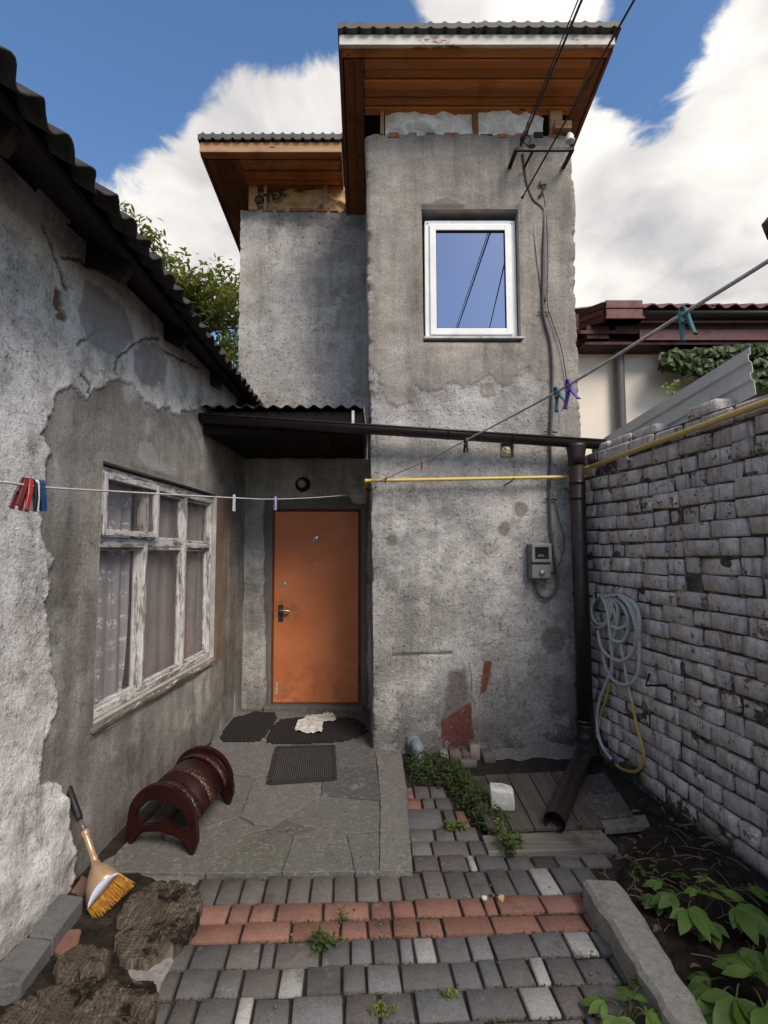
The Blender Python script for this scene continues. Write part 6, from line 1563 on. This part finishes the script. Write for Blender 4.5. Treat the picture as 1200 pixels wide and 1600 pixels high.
# ------------------------------------------------------------------ vegetation
lrnd = random.Random(77)
def leaflet(mb, base, d, n, L_, W_, fold=.25, droop=.25):
    """pointed leaflet: base point, direction, normal"""
    d = Vector(d).normalized(); n = Vector(n); n = (n - d * n.dot(d))
    if n.length < 1e-4: n = Vector((0, 0, 1)); n = n - d * n.dot(d)
    n.normalize(); s = d.cross(n); vv = []; prof = [(0, .04), (.22, .62), (.48, 1.0), (.72, .78), (.9, .34), (1.0, .0)]
    for t, w in prof:
        c = base + d * (L_ * t) - n * (droop * L_ * t * t); lift = n * (fold * W_ * w * .5)
        vv += [c + s * (W_ * w * .5) + lift, c, c - s * (W_ * w * .5) + lift]
    fs = []
    for i in range(len(prof) - 1):
        q = i * 3; fs += [(q, q + 1, q + 4, q + 3), (q + 1, q + 2, q + 5, q + 4)]
    mb.add(vv, fs)
m_creeper = leafy('creeper_leaf', (.040, .080, .014), (.10, .175, .034), .35, .45)
m_creeper_y = leafy('young_creeper_leaf', (.075, .14, .02), (.14, .22, .04), .35, .45)
m_weed = leafy('weed_leaf', (.030, .055, .012), (.075, .12, .03), .3, .6)
m_weed_l = leafy('light_weed_leaf', (.075, .115, .02), (.14, .18, .045), .35, .6)
m_moss = leafy('creeping_herb', (.012, .025, .006), (.036, .06, .013), .2, .7)
m_stem = flat('green_stem', (.07, .075, .03), .7, .2)
def creeper(root_px, leaves, label):
    q = on_z(*root_px, .06); root = thing('creeper_plant', label, 'plant', (q.x, q.y, .02))
    for (u, v, z, s, ang, tilt, yg) in leaves:
        c = on_z(u, v, z); mb = MB(); nrm = Vector((lrnd.uniform(-.25, .25), -.35 - tilt, 1)).normalized()
        k = 5
        for i in range(k):
            a = R(ang) + R((-76, -38, 0, 38, 76)[i] + lrnd.uniform(-8, 8)); L_ = 1.22 * s * (.66, .9, 1.0, .9, .66)[i] * lrnd.uniform(.92, 1.08)
            d = Vector((math.cos(a), math.sin(a), lrnd.uniform(-.25, .05))); leaflet(mb, c, d, nrm, L_, L_ * .46, .22, .28)
        mb.build('leaf', m_creeper_y if yg else m_creeper, root, True)
        st = smooth_path([(q.x, q.y, .0), ((q.x + c.x) / 2, (q.y + c.y) / 2, max(z * .8, .04) + .02), c - Vector((0, 0, .003))], 5); MB().tube(st, .0032, 5).build('stem', m_stem, root, True)
creeper((1085, 1420), [(1075, 1422, .14, .105, -85, .1, 0), (1035, 1380, .10, .075, 130, 0, 0), (1055, 1398, .13, .085, 170, 0, 0), (1110, 1400, .17, .070, 60, 0, 1), (1128, 1392, .16, .075, 20, 0, 0), (1092, 1392, .16, .06, 110, 0, 1), (1150, 1418, .15, .12, -60, .2, 0), (1110, 1440, .10, .085, -140, .1, 0), (1030, 1405, .08, .07, -160, 0, 0), (1170, 1390, .12, .09, 30, 0, 0), (1065, 1370, .09, .06, 80, 0, 0), (1105, 1375, .2, .05, 90, 0, 1)], 'broad leaved creeper by the brick wall, the lightest green one')
creeper((1160, 1545), [(1150, 1560, .13, .12, -110, .1, 0), (1180, 1520, .16, .12, 100, 0, 0), (1120, 1560, .10, .09, 170, 0, 0), (1195, 1575, .14, .13, -70, .2, 0), (1130, 1590, .08, .09, -130, 0, 0), (1165, 1505, .12, .08, 60, 0, 0), (1110, 1530, .08, .07, 140, 0, 0), (1200, 1540, .18, .10, 10, 0, 0)], 'dark broad leaved creeper in the bottom right corner behind the kerb')
creeper((980, 1575), [(965, 1590, .06, .085, -100, .1, 0), (990, 1560, .08, .07, 80, 0, 0), (1010, 1585, .07, .075, -20, 0, 0), (945, 1565, .05, .065, 160, 0, 0), (1000, 1540, .06, .055, 60, 0, 0), (975, 1600, .05, .08, -120, 0, 0), (1025, 1600, .06, .07, -30, 0, 0)], 'low creeper shoot growing on the paver side of the kerb')
creeper((1190, 1470), [(1185, 1450, .12, .08, 60, 0, 0), (1200, 1480, .12, .08, -40, 0, 0), (1175, 1485, .09, .07, -120, 0, 0)], 'few dark creeper leaves against the brick wall at the right edge')
def weed(px, z0, spread, h, n, ls, label, m_, cat='weed'):
    q = on_z(*px, z0); root = thing('weed', label, cat, (q.x, q.y, z0)); fo = MB(); stm = MB()
    for i in range(max(4, n // 9)):
        a = lrnd.uniform(0, 6.28); r = spread * math.sqrt(lrnd.random()); tip = Vector((q.x + r * math.cos(a), q.y + r * math.sin(a) * .8, z0 + h * lrnd.uniform(.35, 1.0))); b = Vector((q.x + r * .3 * math.cos(a), q.y + r * .3 * math.sin(a), z0 - .01))
        stm.tube([b, b.lerp(tip, .5) + Vector((0, 0, .008)), tip], [.0018, .0014, .0008], 4, False)
        for k in range(9):
            t = lrnd.uniform(.2, 1); p = b.lerp(tip, t); d = Vector((lrnd.uniform(-1, 1), lrnd.uniform(-1, 1), lrnd.uniform(-.2, .6))); leaflet(fo, p, d, Vector((lrnd.uniform(-.4, .4), lrnd.uniform(-.5, .2), 1)), ls * lrnd.uniform(.6, 1.2), ls * .5 * lrnd.uniform(.7, 1.1), .2, .3)
    fo.build('foliage', m_, root, True); stm.build('stems', m_stem, root)
weed((803, 1335), 0, .11, .14, 110, .032, 'bushy green weed growing between the pavers in front of the plank', m_weed)
weed((790, 1312), .03, .10, .10, 70, .03, 'light green weed leaning over the near plank', m_weed_l)
weed((716, 1298), 0, .07, .07, 60, .03, 'small light green weed beside the blue grey paver', m_weed_l)
weed((508, 1470), 0, .105, .06, 150, .022, 'flat green weed in the joint of the red brick course', m_weed)
weed((535, 1440), 0, .03, .06, 22, .016, 'thin sprig growing up out of the red brick course', m_weed)
weed((706, 1560), 0, .035, .04, 40, .02, 'small weed tuft at the joint near the bottom middle', m_weed_l)
weed((597, 1590), 0, .055, .035, 50, .018, 'pale weed tuft at the bottom edge of the pavers', m_weed_l)
weed((780, 1312), 0, .05, .06, 40, .025, 'green weed behind the near plank end', m_weed)
weed((935, 1452), 0, .02, .03, 18, .014, 'tiny weed in the joint beside the concrete kerb', m_weed_l)
weed((1010, 1375), .03, .12, .07, 60, .03, 'low dark weed on the earth behind the kerb', m_weed)
def herb_mass():
    poly = gpx([(634, 1192), (660, 1184), (692, 1190), (720, 1203), (750, 1235), (776, 1268), (808, 1300), (792, 1314), (750, 1296), (728, 1272), (708, 1244), (686, 1230), (645, 1224)], 0); xs = [p[0] for p in poly]; ys = [p[1] for p in poly]; mb = MB()
    for i in range(3600):
        x, y = lrnd.uniform(min(xs), max(xs)), lrnd.uniform(min(ys), max(ys)); dd = poly_dist(np.array([x]), np.array([y]), poly)[0]
        if dd < -.015 + .02 * lrnd.random(): continue
        z = (.025 + .075 * min(1, max(0, dd) / .05)) * lrnd.uniform(.1, 1.0); leaflet(mb, Vector((x, y, z)), (lrnd.uniform(-1, 1), lrnd.uniform(-1, 1), lrnd.uniform(-.2, .8)), (lrnd.uniform(-.5, .5), lrnd.uniform(-.6, .3), 1), lrnd.uniform(.014, .030), lrnd.uniform(.011, .018))
    o = mb.build('creeping_herb', m_moss, None, True); tag(o, 'dark green creeping herb spreading from the drain along the boards', 'ground cover', kind='stuff')
    tw = MB()
    for i in range(90):
        x = lrnd.uniform(1.1, 1.8); y = lrnd.uniform(2.0, 3.1); a = lrnd.uniform(0, 6.28); l = lrnd.uniform(.03, .14); z = .05 + lrnd.random() * .03
        tw.tube([(x, y, z), (x + l * .5 * math.cos(a), y + l * .5 * math.sin(a), z + .012), (x + l * math.cos(a), y + l * math.sin(a), z + lrnd.uniform(-.01, .02))], lrnd.uniform(.0012, .003), 4, False)
    o = tw.build('dry_twigs', flat('dry_twig', (.15, .115, .085), .9, .1)); tag(o, 'dry twigs and stalks littering the dark earth', 'twigs', kind='stuff')
    dl = MB()
    for i in range(60):
        x = lrnd.uniform(1.12, 1.85); y = lrnd.uniform(1.8, 3.2); leaflet(dl, Vector((x, y, .06 + .03 * lrnd.random())), (lrnd.uniform(-1, 1), lrnd.uniform(-1, 1), lrnd.uniform(-.3, .4)), (lrnd.uniform(-.6, .6), lrnd.uniform(-.6, .3), 1), lrnd.uniform(.02, .05), lrnd.uniform(.012, .025), .5, .5)
    o = dl.build('leaf_litter', worn('dead_leaf', (.06, .038, .02), (.17, .11, .06), 25, .9, .3, 60), None, True); tag(o, 'curled brown dead leaves littering the plant bed', 'leaf litter', kind='stuff')
    lt = MB(); rr = random.Random(9)
    for i in range(170):                                       # grit, crumbs and dead leaf bits in the joints
        x = rr.uniform(-.95, 1.3); y = rr.uniform(1.6, 3.2) if rr.random() < .75 else rr.uniform(3.2, 4.9)
        if y > 2.75 and x > .2 and rr.random() < .6: continue
        s = rr.uniform(.002, .006); z = (.02 if (y > 2.72 and x < .2) else .002) + s * .3; M_ = Matrix.Translation((x, y, z)) @ Matrix.Rotation(rr.uniform(0, 3), 4, (rr.random(), rr.random(), rr.random() + .1)); lt.box((-s, -s * .7, -s * .4), (s, s * .7, s * .4), M_)
    o = lt.build('joint_debris', worn('debris_grit', (.05, .042, .036), (.2, .185, .165), 30, .95, .2, 60)); tag(o, 'fine grit and crumbs scattered over the paving', 'grit', kind='stuff')
herb_mass()
def joint_moss():
    mb = MB(); rr = random.Random(15)
    rows_ = [yA0, yA1, yB1, yC1, yD1, yE1, yF1]
    for i in range(2400):
        x = rr.uniform(-.8, 1.0); yb = rr.choice(rows_) + .045 * x
        if mnoise.noise(Vector((x * 2.2, yb * 3, 7))) < .02: continue
        leaflet(mb, Vector((x, yb + rr.gauss(0, .0035), -.008)), (rr.uniform(-1, 1), rr.uniform(-1, 1), rr.uniform(.2, 1.2)), (rr.uniform(-.5, .5), -.5, 1), rr.uniform(.005, .013), rr.uniform(.003, .006))
    o = mb.build('joint_moss', leafy('dry_moss', (.022, .026, .008), (.06, .055, .022), .2, .8), None, True); tag(o, 'thin moss and dry grass growing in the paver joints', 'moss', kind='stuff')
joint_moss()
for i, (u, v, s, c, lab) in enumerate(((757, 1402, .016, (.6, .57, .5), 'small whitish pebble on the red brick course'), (783, 1404, .022, (.45, .34, .2), 'small tan pebble on the red brick course'), (770, 1398, .014, (.1, .08, .07), 'dark crumb of earth between the two pebbles'))):
    q = on_z(u, v, .01); o = link_mesh('pebble', stone_mesh('pebble', s * 1.5, s, s, m_paver, s * .3, s * .12, 1, 900 + i, 2), None, (q.x, q.y, s * .45), (0, 0, i)); o.color = (*c, 1); tag(o, lab, 'pebble')

def back_tree():
    root = thing('walnut_tree', 'leafy green tree rising behind the low house', 'tree', (-3.75, 9.2, 0)); bark = worn('grey_bark', (.06, .05, .042), (.14, .12, .10), 14, .95, .8, 40, stretch=(1, 1, .3))
    tr = MB(); tr.tube(smooth_path([(-3.75, 9.2, -.1), (-3.7, 9.2, 1.8), (-3.8, 9.15, 3.6), (-3.65, 9.2, 5.0), (-3.55, 9.1, 6.4)], 4), [.17 - .008 * i for i in range(17)], 10); tr.build('trunk', bark, root, True)
    rnd = random.Random(31); fo = MB(); br = MB(); tips = []
    for i in range(46):
        a = rnd.uniform(0, 6.28); z0 = rnd.uniform(2.8, 6.2); b = Vector((-3.7, 9.2, z0)); el = rnd.uniform(.1, 1.0); L_ = rnd.uniform(1.0, 2.3) * (1 - .14 * max(0, z0 - 4.6)); e = b + Vector((math.cos(a) * L_, math.sin(a) * L_ * .9, L_ * el * .6)); m_ = b.lerp(e, .5) + Vector((rnd.uniform(-.2, .2), rnd.uniform(-.2, .2), .15))
        pts = smooth_path([b, m_, e], 5); br.tube(pts, [.045 * (1 - .085 * k) for k in range(len(pts))], 5, False)
        for k in range(10):
            p = pts[rnd.randrange(3, len(pts))]; d = Vector((rnd.uniform(-1, 1), rnd.uniform(-1, 1), rnd.uniform(-.3, .9))).normalized(); l = rnd.uniform(.25, .6); br.tube([p, p + d * l], [.010, .003], 4, False); tips.append((p, d, l))
    for (p, d, l) in tips:
        for k in range(34):
            q = p + d * l * rnd.uniform(.2, 1.15) + Vector((rnd.gauss(0, .10), rnd.gauss(0, .10), rnd.gauss(0, .09))); leaflet(fo, q, (rnd.uniform(-1, 1), rnd.uniform(-1, 1), rnd.uniform(-.7, .3)), (rnd.uniform(-.5, .5), rnd.uniform(-.5, .5), 1), rnd.uniform(.09, .17), rnd.uniform(.035, .06), .25, .3)
    br.build('limbs', bark, root, True); o = fo.build('crown', leafy('walnut_leaf', (.045, .055, .010), (.11, .115, .024), .45, .5), root, True)
back_tree()
def ivy():
    root = thing('grape_vine', 'dark leafy vine climbing under the neighbour eaves', 'vine', on_y(1130, 600, 5.85)); fo = MB(); st = MB(); rnd = random.Random(6)
    line = [on_y(u, v, 5.88) for u, v in ((1290, 640), (1240, 590), (1200, 570), (1150, 560), (1100, 555), (1040, 552))]; P = smooth_path(line, 8); st.tube(P, .012, 5); st.tube([on_y(1290, 900, 5.9), on_y(1295, 760, 5.9), line[0]], .02, 5)
    for i in range(1100):
        t = rnd.random() ** .8; u = 1300 - 262 * t; vmid = 562 - 6 * t; h = 48 * (1 - t) + 12; q = on_y(u, vmid + rnd.uniform(-.65, 1.0) * h, 5.86 - rnd.random() * .28); s = rnd.uniform(.05, .11)
        for a in (-50, 0, 50):
            an = R(-90 + a) + rnd.uniform(-.5, .5); leaflet(fo, q, (math.cos(an), rnd.uniform(-.7, .3), math.sin(an)), (rnd.uniform(-.8, .8), -1, rnd.uniform(-.2, 1.2)), s, s * .7, .2, .35)
    fo.build('foliage', leafy('vine_leaf', (.014, .027, .007), (.04, .065, .014), .2, .5), root, True); st.build('stem', m_stem, root)
    w = thing('wall_shoot', 'little yellow green shoot peeping over the metal sheet', 'plant', on_y(1050, 606, 4.6)); fo = MB()
    q0 = on_y(1050, 612, 4.6)
    for i in range(16): leaflet(fo, q0 + Vector((rnd.uniform(-.06, .06), 0, rnd.uniform(-.05, .08))), (rnd.uniform(-1, 1), -.3, rnd.uniform(-.2, 1)), (0, -1, .4), .045, .03)
    fo.build('foliage', m_creeper_y, w, True); MB().tube([(q0.x, 4.6, 0), q0], .008, 5).build('stem', m_stem, w)
ivy()
scene.cycles.max_bounces = 6; scene.cycles.diffuse_bounces = 4; scene.cycles.glossy_bounces = 3; scene.cycles.transparent_max_bounces = 12
world.cycles.sampling_method = 'MANUAL'; world.cycles.sample_map_resolution = 512
